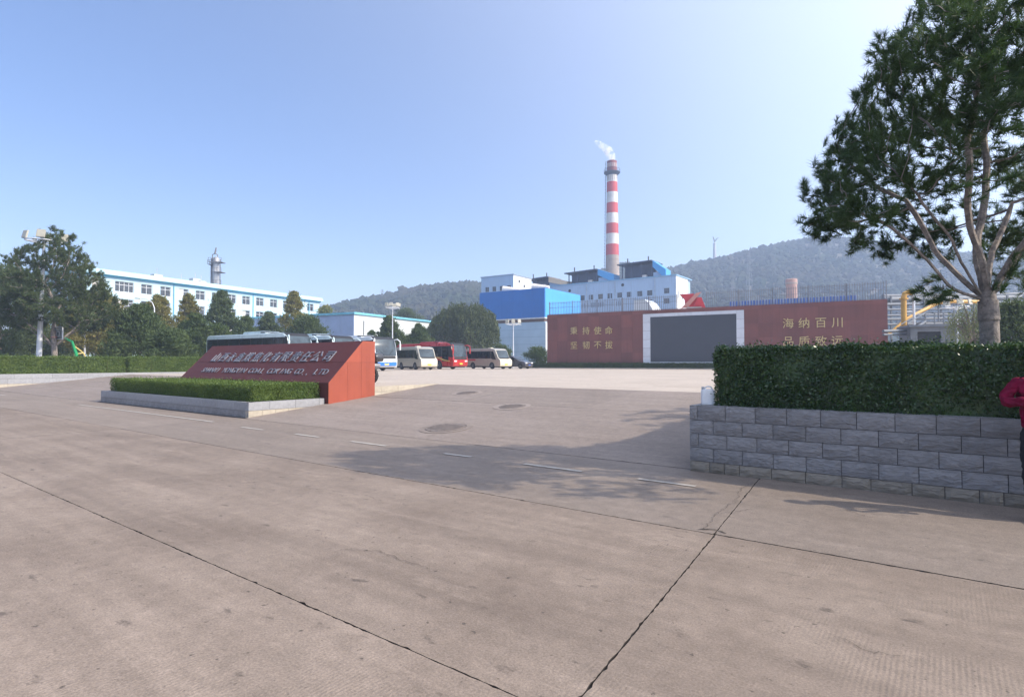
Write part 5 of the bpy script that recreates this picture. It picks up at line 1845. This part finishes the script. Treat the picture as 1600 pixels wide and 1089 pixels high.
# --- warehouse
wh_d = Vector((0.446, 0.895, 0)).normalized()
WC = place(553, 96, 0)
WLEN = 25.9
wz = hgt(487.7, 96)
wht = mat('warehouse_white', (0.60, 0.65, 0.66), 0.65, var=0.05, scale=0.35, streak=0.12)
wbl = mat('warehouse_trim', (0.16, 0.45, 0.58), 0.6)
wshade = mat('warehouse_end_shaded', (0.30, 0.39, 0.58), 0.6, var=0.08, scale=0.4)  # the white wall's shade on this end is painted in as blue
wh = thing('warehouse', 'plain white warehouse with a light blue roof edge, its end wall tinted blue for shade', 'building', (WC.x, WC.y, LOT), math.atan2(wh_d.y, wh_d.x))
WH = wz - LOT
m = MB()
m.box(0.0, WLEN, 0.0, 27, 0, WH - 0.35)
m.build('wall', wht, wh)
for k in range(9):
    m = MB()
    m.box(-0.06, -0.002, 0.05 + k * 3.0, 0.05 + k * 3.0 + 2.96, 0.05, WH - 0.4)
    m.build('end_panel', wshade, wh)
m = MB()
m.box(-0.3, WLEN + 0.3, -0.3, 27.3, WH - 0.35, WH)
m.build('roof', wbl, wh)
m = MB()
m.tube([(2.3, -0.12, 0), (2.3, -0.12, WH - 1.3)], 0.1, 6)
m.build('downpipe', mat('pipe_grey', (0.3, 0.3, 0.3), 0.6), wh)
m = MB()
m.box(8, 12, -0.05, 0.03, 0, 4.2)
m.build('door', wbl, wh)

# --- coal hopper building: light blue below, blue box above, toned as shaded in front and sunlit at the side
HB = place(851, 120, 0)
hb_d = Vector((0.834, -0.552, 0)).normalized()
BW, BD = 16.9, 16.5
lower_m = mat('plant_light_blue', (0.33, 0.46, 0.58), 0.6, var=0.07, scale=0.3, streak=0.15)
box_m = mat('blue_cladding_shaded', (0.015, 0.13, 0.42), 0.5, var=0.08, scale=0.25, streak=0.12)  # front of the blue box, its shade put into the colour
box_side = mat('blue_cladding_lit', (0.055, 0.30, 0.68), 0.5, var=0.06, scale=0.25)  # same cladding on the sunward side, sunlight painted in as a brighter blue
band_m = mat('brown_soffit', (0.13, 0.09, 0.08), 0.8)
hbz0, hbz1 = hgt(495.5, 120) - LOT, hgt(449.5, 120) - LOT
bh = thing('hopper_house', 'tall building with a blue boxed upper storey, coloured as shaded and sunlit, over light blue walls', 'building', (HB.x, HB.y, LOT), math.atan2(hb_d.y, hb_d.x))
m = MB()
m.box(-BW + 3.6, -0.15, 0.4, BD, 0, hbz0 - 0.9)
m.build('lower_wall', lower_m, bh)
for k in range(5):
    m = MB()
    z = (hbz0 - 0.9) * (k + 1) / 6
    m.box(-BW + 3.6, -0.15, 0.36, 0.39, z - 0.04, z + 0.04)
    m.build('seam', mat('plant_seam', (0.24, 0.34, 0.44), 0.6), bh)
m = MB()
m.box(-BW + 0.2, -0.4, 0.5, BD - 0.5, hbz0 - 0.9, hbz0 - 0.25)
m.build('soffit', band_m, bh)
m = MB()
m.box(-0.13, 0.05, 0.42, 1.0, 2.5, hbz0 - 1.1)
m.build('downpipe', wht, bh)
m = MB()
m.box(-BW, 0, 0.0, BD, hbz0 - 0.25, hbz0)
m.build('ledge', mat('ledge_pale', (0.5, 0.52, 0.55), 0.6), bh)
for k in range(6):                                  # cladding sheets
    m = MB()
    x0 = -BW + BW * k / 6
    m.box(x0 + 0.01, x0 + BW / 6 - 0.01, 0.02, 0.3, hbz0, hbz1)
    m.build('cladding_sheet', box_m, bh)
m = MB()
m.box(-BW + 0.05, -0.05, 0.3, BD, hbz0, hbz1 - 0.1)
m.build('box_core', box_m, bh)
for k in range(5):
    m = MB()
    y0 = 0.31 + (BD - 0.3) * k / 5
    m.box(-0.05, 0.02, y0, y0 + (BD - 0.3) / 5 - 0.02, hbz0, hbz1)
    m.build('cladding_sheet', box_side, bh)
for px in (780, 826):                               # pale ducts lying on the roof
    s = along(HB, hb_d, px)
    m = MB()
    m.tube([(s, 1.5, hbz1 + 0.6), (s + 3.6, 2.5, hbz1 + 0.25)], [0.75, 0.45], 12)
    m.build('roof_duct', mat('pale_duct', (0.72, 0.66, 0.60), 0.6), bh, smooth=True)

# --- penthouse block behind it
PB = place(802, 150, 0)
pb = thing('bunker_block', 'block with four windows in a shade-tinted front rising behind the blue box', 'building', (PB.x, PB.y, LOT), math.atan2(hb_d.y, hb_d.x))
PT = hgt(428, 150) - LOT
pale_m = mat('plant_shaded_white', (0.33, 0.45, 0.60), 0.65, var=0.06, scale=0.25, streak=0.45)  # bluish shade of the white facade put into the colour; reused on minor parts
plant_white = mat('plant_white_end', (0.60, 0.63, 0.64), 0.65, var=0.05, scale=0.25, streak=0.15)
pw = []
for px in (761, 772, 783.5, 795):
    s = along(PB, hb_d, px)
    pw.append((s - 0.62, s + 0.62, PT - 4.2, PT - 2.9))
m = MB()
m.wall(-10.4, 0, 0, PT - 0.25, pw, 0.25)
m.build('wall', pale_m, pb)
dkf = mat('dark_window_frame', (0.16, 0.17, 0.2), 0.6)
for w in pw:
    window(pb, *w, I4, 0.25, 2, False, fm=dkf)
m = MB()
m.box(-10.4, -0.02, 0.3, 9, 0, PT - 0.25)
m.build('block_core', pale_m, pb)
m = MB()
m.box(-0.02, 0.03, 0.0, 9, 0, PT - 0.25)
m.build('end_wall', plant_white, pb)
m = MB()
m.box(-10.6, 0.2, -0.15, 9.2, PT - 0.25, PT)
m.build('roof_edge', mat('roof_edge_grey', (0.25, 0.32, 0.42), 0.6), pb)
for y, z in ((2.5, PT - 2.0), (5.0, PT - 3.0), (2.0, PT - 4.6)):
    m = MB()
    m.box(0.03, 0.09, y, y + 0.6, z, z + 0.7)
    m.build('vent', blk, pb)

# --- main hall
MC = place(1057, 150, 0)
mh_d = Vector((0.811, -0.585, 0)).normalized()
MT = hgt(428.7, 150) - LOT
MLEN = 44.0
mh = thing('boiler_hall', 'long white boiler hall with a row of dark windows, its front tinted blue for shade', 'building', (MC.x, MC.y, LOT), math.atan2(mh_d.y, mh_d.x))
mw = []
for px, zo in ((896, 0), (910, 0), (923.5, 0), (938.5, 0), (953, 0), (968.5, 0), (983.5, 0), (1000, 0), (1015.5, 0), (1042, 0.25)):
    s = along(MC, mh_d, px)
    mw.append((s - 0.75, s + 0.75, MT - 5.1 + zo, MT - 3.65 + zo))
for px in (1000, 1016, 1042):
    s = along(MC, mh_d, px)
    mw.append((s - 0.8, s + 0.8, MT - 7.5, MT - 6.1))
s0, s1 = along(MC, mh_d, 899), along(MC, mh_d, 971)
nsl = 26
sl_w = (s1 - s0) / nsl
slits = [(s0 + k * sl_w + 0.12, s0 + k * sl_w + sl_w - 0.2, MT - 7.35, MT - 5.95) for k in range(nsl) if k % 9 != 8]
m = MB()
m.wall(-MLEN, 0, 0, MT - 0.3, mw + slits, 0.3)
m.build('wall', pale_m, mh)
for w in mw:
    window(mh, *w, I4, 0.3, 3, True, fm=dkf)
for w in slits:
    window(mh, *w, I4, 0.3, 1, False, fm=dkf)
m = MB()
m.box(-MLEN, -0.3, 0.36, 12, 0, MT - 0.3)
m.build('hall_core', pale_m, mh)
ew = [(1.3, 1.9, MT - 6.1, MT - 4.2), (4.3, 5.0, MT - 6.3, MT - 4.3), (6.6, 7.1, MT - 6.2, MT - 4.4)]
ME = Matrix.Translation((0.02, 0, 0)) @ Matrix.Rotation(R(90), 4, 'Z')
m = MB()
m.wall(0, 9.2, 0, MT - 0.3, ew, 0.25, M=ME)
m.build('end_wall', plant_white, mh)
for w in ew:
    window(mh, *w, ME, 0.25, 1, False, fm=dkf)
m = MB()
m.box(-MLEN, 0.25, -0.2, 12, MT - 0.3, MT)
m.build('roof_edge', mat('roof_edge_blue', (0.20, 0.36, 0.52), 0.6), mh)
for k in range(8):
    m = MB()
    x = -MLEN + MLEN * k / 7.0
    m.box(x - 0.1, x + 0.1, -0.06, -0.003, 0.2, MT - 0.32)
    if 0 < k < 7:
        m.build('pilaster', pale_m, mh)
for px in (917, 961.5, 1024):
    s = along(MC, mh_d, px)
    m = MB()
    m.tube([(s, -0.12, 1), (s, -0.12, MT - 0.4)], 0.12, 6)
    m.build('downpipe', mat('pipe_bluegrey', (0.36, 0.44, 0.52), 0.6), mh)
for px, zo in ((890.5, -2.0), (973.5, -1.6)):
    s = along(MC, mh_d, px)
    m = MB()
    m.lathe([(0.42, 0.0), (0.42, 0.12), (0.3, 0.14)], 14, M=Matrix.Translation((s, 0.0, MT + zo)) @ Matrix.Rotation(R(90), 4, 'X'))
    m.build('fan_vent', blk, mh)
# roof monitors with dark canopies and sloping side ducts
can_dark = mat('canopy_dark', (0.045, 0.065, 0.11), 0.7, var=0.2, scale=0.4)
duct_blue = mat('duct_blue', (0.06, 0.30, 0.62), 0.5, var=0.06)
duct_tan = mat('duct_tan', (0.60, 0.47, 0.32), 0.6, var=0.1)
for xa, xb, hh, xd, dm in ((822, 857, 2.9, 886, duct_tan), (883, 934, 3.6, 960, duct_blue), (966, 1020, 4.4, 1041, duct_blue)):
    sa, sb_, sd = (along(MC, mh_d, v) for v in (xa, xb, xd))
    t = thing('roof_monitor', {822: 'dark roof monitor with a tan sloping duct beside the bunker block', 883: 'middle dark roof monitor with a blue sloping duct before the chimney',
              966: 'largest dark roof monitor with a blue sloping duct near the white end wall'}[xa], 'roof structure', (MC.x + mh_d.x * sb_, MC.y + mh_d.y * sb_, LOT + MT), math.atan2(mh_d.y, mh_d.x), 'roof monitors on the boiler hall')
    w = sb_ - sa
    m = MB()
    m.box(-w + 1.4, -0.3, 1.6, 7, -0.05, hh - 0.7)
    m.build('housing', can_dark, t)
    m = MB()
    m.prism([(-w, hh - 0.55), (0.0, hh - 0.25), (0.0, hh), (-w, hh - 0.3)], -0.6, 7.5)
    m.build('canopy', can_dark, t)
    for k in range(4):
        m = MB()
        x = -w + 1.2 + (w - 1.6) * k / 3
        m.box(x - 0.12, x + 0.12, 0.2, 0.44, -0.05, hh - 0.55)
        m.build('post', can_dark, t)
    for k, f in enumerate((0.25, 0.85)):
        m = MB()
        m.tube([(-w * (1 - f), 1.0, hh - 0.3), (-w * (1 - f), 1.0, hh + 1.3)], 0.16, 6)
        m.build('vent_pipe', blk, t)
    e = sd - sb_
    m = MB()
    m.prism([(0.05, hh - 0.1), (e, 1.6 if hh > 3 else 0.9), (e, -0.02), (e * 0.72, -0.02), (0.05, hh - 1.8)], 0.0, 3.6)
    m.build('sloping_duct', dm, t)
    m = MB()
    m.box(0.06, e * 0.6, 0.5, 4.5, -0.05, 1.1)
    m.build('duct_base', pale_m, t)
    m = MB()
    m.box(-w * 0.35, -w * 0.2, 0.6, 1.5, 0, 0.7)
    m.build('fan_box', mat('pale_duct', (0.72, 0.66, 0.60), 0.6), t)
# small white shed roof seen through the railing
sh = thing('white_tank', 'bright white rounded tank end seen through the railing bars', 'tank', place(1012, 100, LOT), R(-36))
m = MB()
hz = hgt(470, 100) - LOT
m.prism([(-1.6, 0), (-1.6, hz), (0.3, hz), (1.0, hz - 0.5), (1.7, hz - 1.6), (2.0, hz - 2.6), (2.0, 0)], -2, 2)
m.build('shell', plant_white, sh)
m = MB()
m.prism([(-1.75, hz), (0.35, hz), (0.35, hz + 0.08), (-1.75, hz + 0.08)], -2.1, 2.1)
m.build('lid', pale_m, sh)

# --- chimney
CD = 230.0
cp = place(957.5, CD)
ch = thing('chimney', 'tall red and white banded chimney with a platform ring near its top', 'chimney', cp, 0)
cz = lambda y: hgt(y, CD) - LOT
s_ = CD / FOC
ch_red = mat('chimney_red', (0.42, 0.055, 0.065), 0.7, var=0.10, scale=0.25, streak=0.15)
ch_dark = mat('chimney_sooty_red', (0.20, 0.055, 0.06), 0.75, var=0.15, scale=0.3, streak=0.2)
ch_white = mat('chimney_white', (0.58, 0.57, 0.55), 0.7, var=0.14, scale=0.25, streak=0.7, dirt=((0.3, 0.28, 0.27), 0.4))
ch_conc = mat('chimney_concrete', (0.31, 0.26, 0.23), 0.85, var=0.12, scale=0.25, streak=0.2)
rad = lambda y: (7.7 + (y - 252) * (10.4 - 7.7) / (410 - 252)) * s_
bands = [(252.5, 270, ch_dark), (270, 285.5, ch_white), (285.5, 301.5, ch_red), (301.5, 318, ch_white), (318, 334, ch_red), (334, 350, ch_white), (350, 366, ch_red),
         (366, 382.5, ch_white), (382.5, 399.5, ch_red)]
for y0, y1, mm in bands:
    m = MB()
    m.lathe([(rad(y1), cz(y1) + 0.01), (rad(y0), cz(y0))], 32)
    m.build('band', mm, ch, smooth=True)
yb_ = 399.5
k = 0
while yb_ < 560:
    y1 = yb_ + 7.0
    m = MB()
    m.lathe([(rad(y1), max(0, cz(y1)) + 0.03), (rad(yb_) + 0.0, cz(yb_) - 0.05), (rad(yb_) - 0.06, cz(yb_))], 32)
    m.build('concrete_ring', ch_conc, ch, smooth=True)
    yb_ = y1
m = MB()
m.lathe([(rad(270), cz(270) - 1.3), (rad(270) + 1.2, cz(270) - 0.2), (rad(270) + 1.2, cz(270) + 0.05), (rad(270), cz(270) + 0.05)], 28)
for j in range(20):
    a = 2 * math.pi * j / 20
    r0 = rad(270) + 1.15
    m.tube([(r0 * math.cos(a), r0 * math.sin(a), cz(270)), (r0 * math.cos(a), r0 * math.sin(a), cz(270) + 1.2)], 0.05, 4)
m.tube([((rad(270) + 1.15) * math.cos(R(a)), (rad(270) + 1.15) * math.sin(R(a)), cz(270) + 1.2) for a in range(0, 361, 15)], 0.05, 4, caps=False)
m.build('platform', can_dark, ch)
for j in range(16):                                 # pale vents round the head, ribs below
    a = 2 * math.pi * j / 16
    m = MB()
    M = Matrix.Rotation(a, 4, 'Z')
    m.box(rad(259) - 0.1, rad(259) + 0.06, -0.14, 0.14, cz(262.5), cz(256.5), M=M)
    m.build('head_vent', ch_white, ch)
    m = MB()
    m.box(rad(276) - 0.15, rad(276) + 0.07, -0.12, 0.12, cz(284), cz(272.5), M=M)
    m.build('rib', ch_conc, ch)
m = MB()
for k in range(2):
    m.tube([(-rad(500) - 0.5, -0.3 + 0.6 * k, 5), (-rad(252) - 0.5, -0.3 + 0.6 * k, cz(252.5))], 0.07, 4)
n = 60
for k in range(n):
    f = k / n
    x = -(rad(500) * (1 - f) + rad(252) * f) - 0.5
    z = 5 + (cz(252.5) - 5) * f
    m.tube([(x, -0.3, z), (x, 0.3, z)], 0.05, 4)
    m.tube([(x, -0.5, z), (x - 0.45, 0, z), (x, 0.5, z)], 0.05, 4)
m.build('ladder', can_dark, ch)

# --- things seen above the railing to the right
st = thing('brick_stack', 'short pinkish brick stack in front of the hazy hill', 'chimney', place(1238, 170), 0)
zz = lambda y: hgt(y, 170) - LOT
m = MB()
m.lathe([(1.7, 0), (1.55, zz(447)), (1.62, zz(443)), (1.62, zz(437)), (1.35, zz(436))], 20)
m.build('shaft', mat('pink_brick', (0.40, 0.25, 0.21), 0.85, var=0.15, scale=0.5), st, smooth=True)
m = MB()
m.lathe([(1.66, zz(444.5)), (1.72, zz(444)), (1.72, zz(442.5)), (1.66, zz(442))], 20)
m.build('collar', ch_conc, st)
bs = thing('blue_shed', 'long low blue ribbed shed roof behind the railing beyond the emblem', 'building', place(1236, 92), R(-31))
hz0, hz1 = hgt(474, 92) - LOT, hgt(466.5, 92) - LOT
m = MB()
m.box(-9.2, 9.2, 0.2, 8, 0, hz0)
m.build('wall', pale_m, bs)
rib = MB()
rib.box(0.0, 0.25, 0.0, 0.12, hz0 - 0.3, hz1)
rme = rib.mesh('rib', mat('shed_blue', (0.05, 0.13, 0.42), 0.5))
for k in range(40):
    obj('rib', rme, bs, loc=(-9.2 + k * 0.46, 0, 0))
m = MB()
m.box(-9.3, 9.3, 0.12, 8.1, hz0, hz1 + 0.03)
m.build('roof', mat('shed_roof_grey', (0.42, 0.46, 0.55), 0.5), bs)

def pylon(label, x, depth, ytop, wbase):
    p = place(x, depth, 0)
    t = thing('pylon', label, 'pylon', p, R(25), 'lattice pylons on the hill')
    z0, z1 = hgt(500, depth) - 4, hgt(ytop, depth)
    m = MB()
    for sx in (-1, 1):
        for sy in (-1, 1):
            m.tube([(sx * wbase, sy * wbase, z0), (sx * 0.4, sy * 0.4, z1)], 0.10, 4)
    m.build('legs', pipe_g, t)
    m = MB()
    nn = 9
    for k in range(nn):
        fa, fb = k / nn, (k + 1) / nn
        wa, wb = wbase + (0.4 - wbase) * fa, wbase + (0.4 - wbase) * fb
        za, zb = z0 + (z1 - z0) * fa, z0 + (z1 - z0) * fb
        for s in (-1, 1):
            m.tube([(-wa * s, -wa, za), (wb * s, -wb, zb)], 0.05, 4)
            m.tube([(-wa * s, wa, za), (wb * s, wb, zb)], 0.05, 4)
    m.build('bracing', pipe_g, t)
    m = MB()
    for f in (0.82, 0.92):
        z = z0 + (z1 - z0) * f
        m.box(-2.2, 2.2, -0.1, 0.1, z, z + 0.15)
    m.build('cross_arm', pipe_g, t)
    return t

# --- pipework at the edge of the red wall
pipe_y = mat('pipe_yellow', (0.55, 0.30, 0.05), 0.5, var=0.1)
pipe_g = mat('pipe_silver', (0.15, 0.165, 0.185), 0.6, metal=0.0, var=0.15, scale=0.8)
PD = 66.0
def pz(y, d=PD):
    return hgt(y, d)
yp = thing('yellow_pipe', 'upright yellow gas pipe with a bent top beside the red wall', 'pipe', (0, 0, 0))
a0, a1 = at(1412.5, 503, PD), at(1412.5, 458, PD)
m = MB()
m.tube([(a0.x, PD, LOT), (a0.x, PD, a1.z - 0.6), (a0.x + 0.12, PD, a1.z - 0.1), (a0.x + 0.55, PD, a1.z + 0.1), (a0.x + 0.9, PD, a1.z)], 0.29, 12)
m.build('riser', pipe_y, yp, smooth=True)
m = MB()
m.lathe([(0.45, 0), (0.45, 0.16)], 14, M=Matrix.Translation((a0.x, PD, a1.z - 0.75)))
m.build('flange', pipe_y, yp)
yq = thing('yellow_pipe', 'sloping yellow gas pipe climbing behind the feathery willow', 'pipe', (0, 0, 0))
b0, b1, b2 = at(1418, 497, PD + 3), at(1466, 473, PD + 6), at(1490, 471, PD + 8)
m = MB()
m.tube([tuple(b0 + Vector((-3, 0, -2.5))), tuple(b0), tuple(b1), tuple(b2), tuple(b2 + Vector((6, 1, 0)))], [0.14, 0.16, 0.24, 0.24, 0.24], 12)
m.build('run', pipe_y, yq, smooth=True)
for q_ in (b0, b1, b2):
    m = MB()
    m.tube([(q_.x, q_.y, LOT), (q_.x, q_.y, q_.z - 0.3)], 0.09, 6)
    m.build('support', pipe_g, yq)
wv = thing('vent_stack', 'thin white vent pipe next to the upright yellow pipe', 'pipe', (0, 0, 0))
c0 = at(1427.5, 461, PD)
m = MB()
m.tube([(c0.x, PD, LOT), (c0.x, PD, c0.z)], 0.13, 8)
m.build('shaft', mast_m, wv, smooth=True)
m = MB()
m.tube([(c0.x, PD, pz(487)), (c0.x - 0.9, PD, pz(487))], 0.06, 6)
m.build('branch', mast_m, wv)
pr = thing('pipe_rack', 'grey steel pipe rack with stacked silver pipes behind the near hedge', 'pipe rack', (0, 0, 0))
for y, d, r in ((463, 80, 0.28), (468.5, 79, 0.42), (476, 78, 0.2), (484, 77, 0.12), (517.5, 60, 0.16), (523, 60, 0.12), (493, 74, 0.12), (499, 73, 0.15), (507, 70, 0.12)):
    p0, p1 = at(1380, y, d), at(1640, y - 4, d + 4)
    m = MB()
    m.tube([tuple(p0), tuple(p1)], r, 10)
    m.build('pipe', pipe_g, pr, smooth=True)
for x in range(1392, 1640, 26):
    p0 = at(x, 470, 78.6)
    m = MB()
    m.tube([(p0.x, 78.6, LOT), (p0.x, 78.6, hgt(462, 78.6))], 0.14, 4)
    m.build('post', pipe_g, pr)
    m = MB()
    for y in (490, 505, 520):
        z = hgt(y, 76)
        m.box(p0.x - 1.2, p0.x + 1.3, 75.6, 75.8, z, z + 0.14)
    m.build('cross_beam', pipe_g, pr)
stairs = thing('steel_stair', 'grey steel stair climbing through the pipework', 'stair', (0, 0, 0))
q0, q1 = at(1418, 520, 63), at(1446, 502, 66)
m = MB()
for o_ in (0, 1.0):
    m.tube([(q0.x, q0.y + o_, q0.z), (q1.x, q1.y + o_, q1.z)], 0.12, 4)
    m.tube([(q0.x, q0.y + o_, q0.z + 1), (q1.x, q1.y + o_, q1.z + 1)], 0.05, 4)
m.build('stringer', pipe_g, stairs)
for k in range(10):
    p = q0.lerp(q1, (k + 0.5) / 10)
    m = MB()
    m.box(p.x - 0.14, p.x + 0.14, p.y, p.y + 1.0, p.z - 0.03, p.z + 0.03)
    m.build('tread', pipe_g, stairs)
m = MB()
m.box(q1.x, q1.x + 3.2, q1.y, q1.y + 1.2, q1.z - 0.1, q1.z)
for k in range(4):
    m.tube([(q1.x + k * 1.05, q1.y, LOT), (q1.x + k * 1.05, q1.y, q1.z + 1.0)], 0.07, 4)
m.build('landing', pipe_g, stairs)
cabin = thing('grey_pump_house', 'dull grey pump house with a dark opening behind the light mast', 'building', place(1482, 58), R(-20))
m = MB()
ch_ = hgt(510, 58) - LOT
m.wall(-3.2, 6, 0, ch_, [(-2.6, -0.6, 0.8, ch_ - 0.5), (1.4, 2.4, 0.8, ch_ - 0.8)], 0.3)
m.box(-3.2, 6, 0.35, 4, 0, ch_)
m.build('wall', mat('pump_house_grey', (0.17, 0.18, 0.19), 0.8, var=0.12, scale=0.5, streak=0.3), cabin)
m = MB()
m.box(-3.4, 6.2, -0.3, 4.2, ch_, ch_ + 0.2)
m.build('roof', pipe_g, cabin)
for a_, b_ in ((-2.6, -0.6), (1.4, 2.4)):
    m = MB()
    m.box(a_, b_, 0.3, 0.34, 0.8, ch_ - 0.5)
    m.build('opening', blk, cabin)

# ================================================================== hill
RIDGE = [(330, 520), (400, 508), (450, 497), (497, 484), (540, 472), (600, 460), (650, 449), (700, 442), (735, 439), (765, 443), (810, 452), (860, 450), (900, 440), (930, 425),
         (958, 414), (985, 410), (1010, 415), (1040, 419), (1090, 408), (1118, 404), (1150, 396), (1200, 383), (1250, 373), (1290, 369), (1340, 374), (1400, 379), (1450, 384),
         (1520, 396), (1600, 408), (1750, 440), (1900, 480)]
rx, ry = [p[0] for p in RIDGE], [p[1] for p in RIDGE]
def ridge_depth(x):
    return float(np.interp(x, [330, 700, 800, 900, 1000, 1250, 1900], [470, 520, 600, 640, 640, 700, 720]))
def hill_h(x, Y):
    D = ridge_depth(x)
    top = hgt(float(np.interp(x, rx, ry)), D) - 4.5
    Y0 = D * 0.42
    if Y <= D:
        f = max(0.0, (Y - Y0) / (D - Y0))
        s = f * f * (3 - 2 * f) * 0.55 + f * 0.45
    else:
        s = 1 - 0.5 * min(1, (Y - D) / 350.0) ** 1.2
    X = (x - CX) / FOC * Y
    nz = noise.noise(Vector((X * 0.012, Y * 0.012, 0.3))) * 6 + noise.noise(Vector((X * 0.035, Y * 0.035, 2.3))) * 2.0
    return -0.4 + max(0, top * s + nz * min(1.0, s * (1.0 - 0.85 * max(0, s - 0.6) / 0.4) * 1.6) * (1 if Y <= D else 0.4))
hx = np.linspace(330, 1900, 170)
hy = np.concatenate([np.linspace(0.36, 1.0, 34), np.linspace(1.03, 1.5, 10)])
vs, fs = [], []
for fy in hy:
    for x in hx:
        Y = ridge_depth(x) * fy
        vs.append(((x - CX) / FOC * Y, Y, hill_h(x, Y) if 0.40 < fy < 1.49 else -2.0))
nx = len(hx)
for j in range(len(hy) - 1):
    for i in range(nx - 1):
        a = j * nx + i
        fs.append((a, a + 1, a + nx + 1, a + nx))
m = MB()
m.add(vs, fs)
hill_m = mat('hill_scrub', (0.045, 0.055, 0.03), 0.95, var=0.35, scale=0.02, col2=(0.08, 0.065, 0.045))
ho = m.build('hill', hill_m, None, smooth=True)
structure(ho, 'wooded hazy hill behind the factory')
wood_m = leafmat('hill_wood', (0.022, 0.042, 0.02), (0.060, 0.052, 0.032), 0.018, 0.0, 0.9, 0.1)
rng = np.random.default_rng(77)
ico = bmesh.new()
bmesh.ops.create_icosphere(ico, subdivisions=1, radius=1.0)
iv = np.array([v.co[:] for v in ico.verts])
itri = np.array([[v.index for v in f.verts] for f in ico.faces])
ico.free()
tri = []
count = 0
while count < 15000:
    x = rng.uniform(420, 1660)
    f = 0.47 + 0.56 * rng.random() ** 0.8
    Y = ridge_depth(x) * f
    X = (x - CX) / FOC * Y
    if noise.noise(Vector((X * 0.03, Y * 0.03, 5.0))) < -0.55:
        continue
    z = hill_h(x, Y)
    s = rng.uniform(1.3, 3.2) * (1.35 if rng.random() < 0.1 else 1.0)
    v = iv * (1 + rng.normal(size=(len(iv), 1)) * 0.22) * np.array([s, s, s * rng.uniform(0.8, 1.35)]) + np.array([X, Y, z + s * 0.55])
    tri.append(v[itri])
    count += 1
tag(obj('hill_wood', cards('hill_wood', np.concatenate(tri), wood_m)), 'dense scrubby wood covering the hazy hill', None, kind='stuff')

pylon('lattice pylon standing on the hazy hill above the railing', 1172, 420, 391, 2.6)
pylon('faint lattice mast pair low on the hill beside the emblem', 1146, 330, 437, 1.3)
pylon('faint small pylon on the ridge of the lower hill left of the plant', 597, 470, 452, 1.6)

# monument on the ridge
MD = ridge_depth(1118)
mp = place(1118, MD, 0)
mo_ = thing('hilltop_monument', 'pale tapering monument with two raised wings on the hill ridge', 'monument', (mp.x, MD, hill_h(1118, MD)), R(0))
zb_ = hill_h(1118, MD)
zz = lambda y: hgt(y, MD) - zb_
s_ = MD / FOC
stone_pale = mat('monument_stone', (0.42, 0.42, 0.44), 0.8)
m = MB()
m.lathe([(3.2 * s_, -2), (2.7 * s_, zz(402)), (2.0 * s_, zz(384)), (1.7 * s_, zz(382.5)), (2.3 * s_, zz(381)), (1.4 * s_, zz(379.5)), (0.6 * s_, zz(378.5))], 12)
m.build('shaft', stone_pale, mo_, smooth=True)
for sx, px, py in ((-1, 1115.4, 369.5), (1, 1124.6, 371)):
    m = MB()
    m.tube([((1118.2 - 1118) * s_, 0, zz(378.5)), (((px + 1118) / 2 - 1118 - sx * 0.3) * s_, 0, zz((py + 377) / 2)), ((px - 1118) * s_, 0, zz(py))], [0.9 * s_, 0.95 * s_, 0.35 * s_], 6)
    m.build('wing', mat('monument_bronze', (0.15, 0.16, 0.17), 0.6), mo_)

# ================================================================== smoke and haze
def volume_mat(name, color, density, aniso=0.0, noise_scale=None, power=1.0, center=None):
    mm = bpy.data.materials.new(name)
    mm.use_nodes = True
    nt = mm.node_tree
    nt.nodes.remove(nt.nodes['Principled BSDF'])
    v = N(nt, 'ShaderNodeVolumePrincipled')
    v.inputs['Color'].default_value = (*color, 1)
    v.inputs['Density'].default_value = density
    v.inputs['Anisotropy'].default_value = aniso
    if noise_scale:
        tc = N(nt, 'ShaderNodeTexCoord').outputs['Object']
        nz_ = ramp(nt, noise_tex(nt, tc, noise_scale, 4, 0.6), 0.40, 0.70, 0.0, density)
        nt.links.new(nz_, v.inputs['Density'])
    nt.links.new(v.outputs[0], nt.nodes['Material Output'].inputs['Volume'])
    return mm
top = Vector((cp.x, CD, LOT + cz(252.5)))
sm = MB()
pts = [Vector((0, 0, -0.2)), Vector((-0.5, 0, 2.2)), Vector((-1.6, 0, 4.4)), Vector((-3.4, 0.5, 6.2)), Vector((-5.4, 1, 7.6)), Vector((-6.8, 1, 8.6))]
sm.tube(pts, [1.5, 2.0, 1.9, 1.35, 1.3, 0.5], 12)
so_ = sm.build('smoke', volume_mat('smoke', (0.99, 0.99, 0.99), 1.1, 0.2, 0.42), None, smooth=True, loc=top)
tag(so_, 'thin white smoke drifting from the chimney top', None, kind='stuff')

hz = MB()
hz.box(-1600, 1900, -1000, 1800, -3.5, 172)
ho2 = hz.build('haze', volume_mat('haze', (0.60, 0.75, 1.0), HAZE, 0.0))
tag(ho2, 'thin bluish haze in the air over the whole place', None, kind='stuff')

bpy.data.scenes.remove(BENCH)
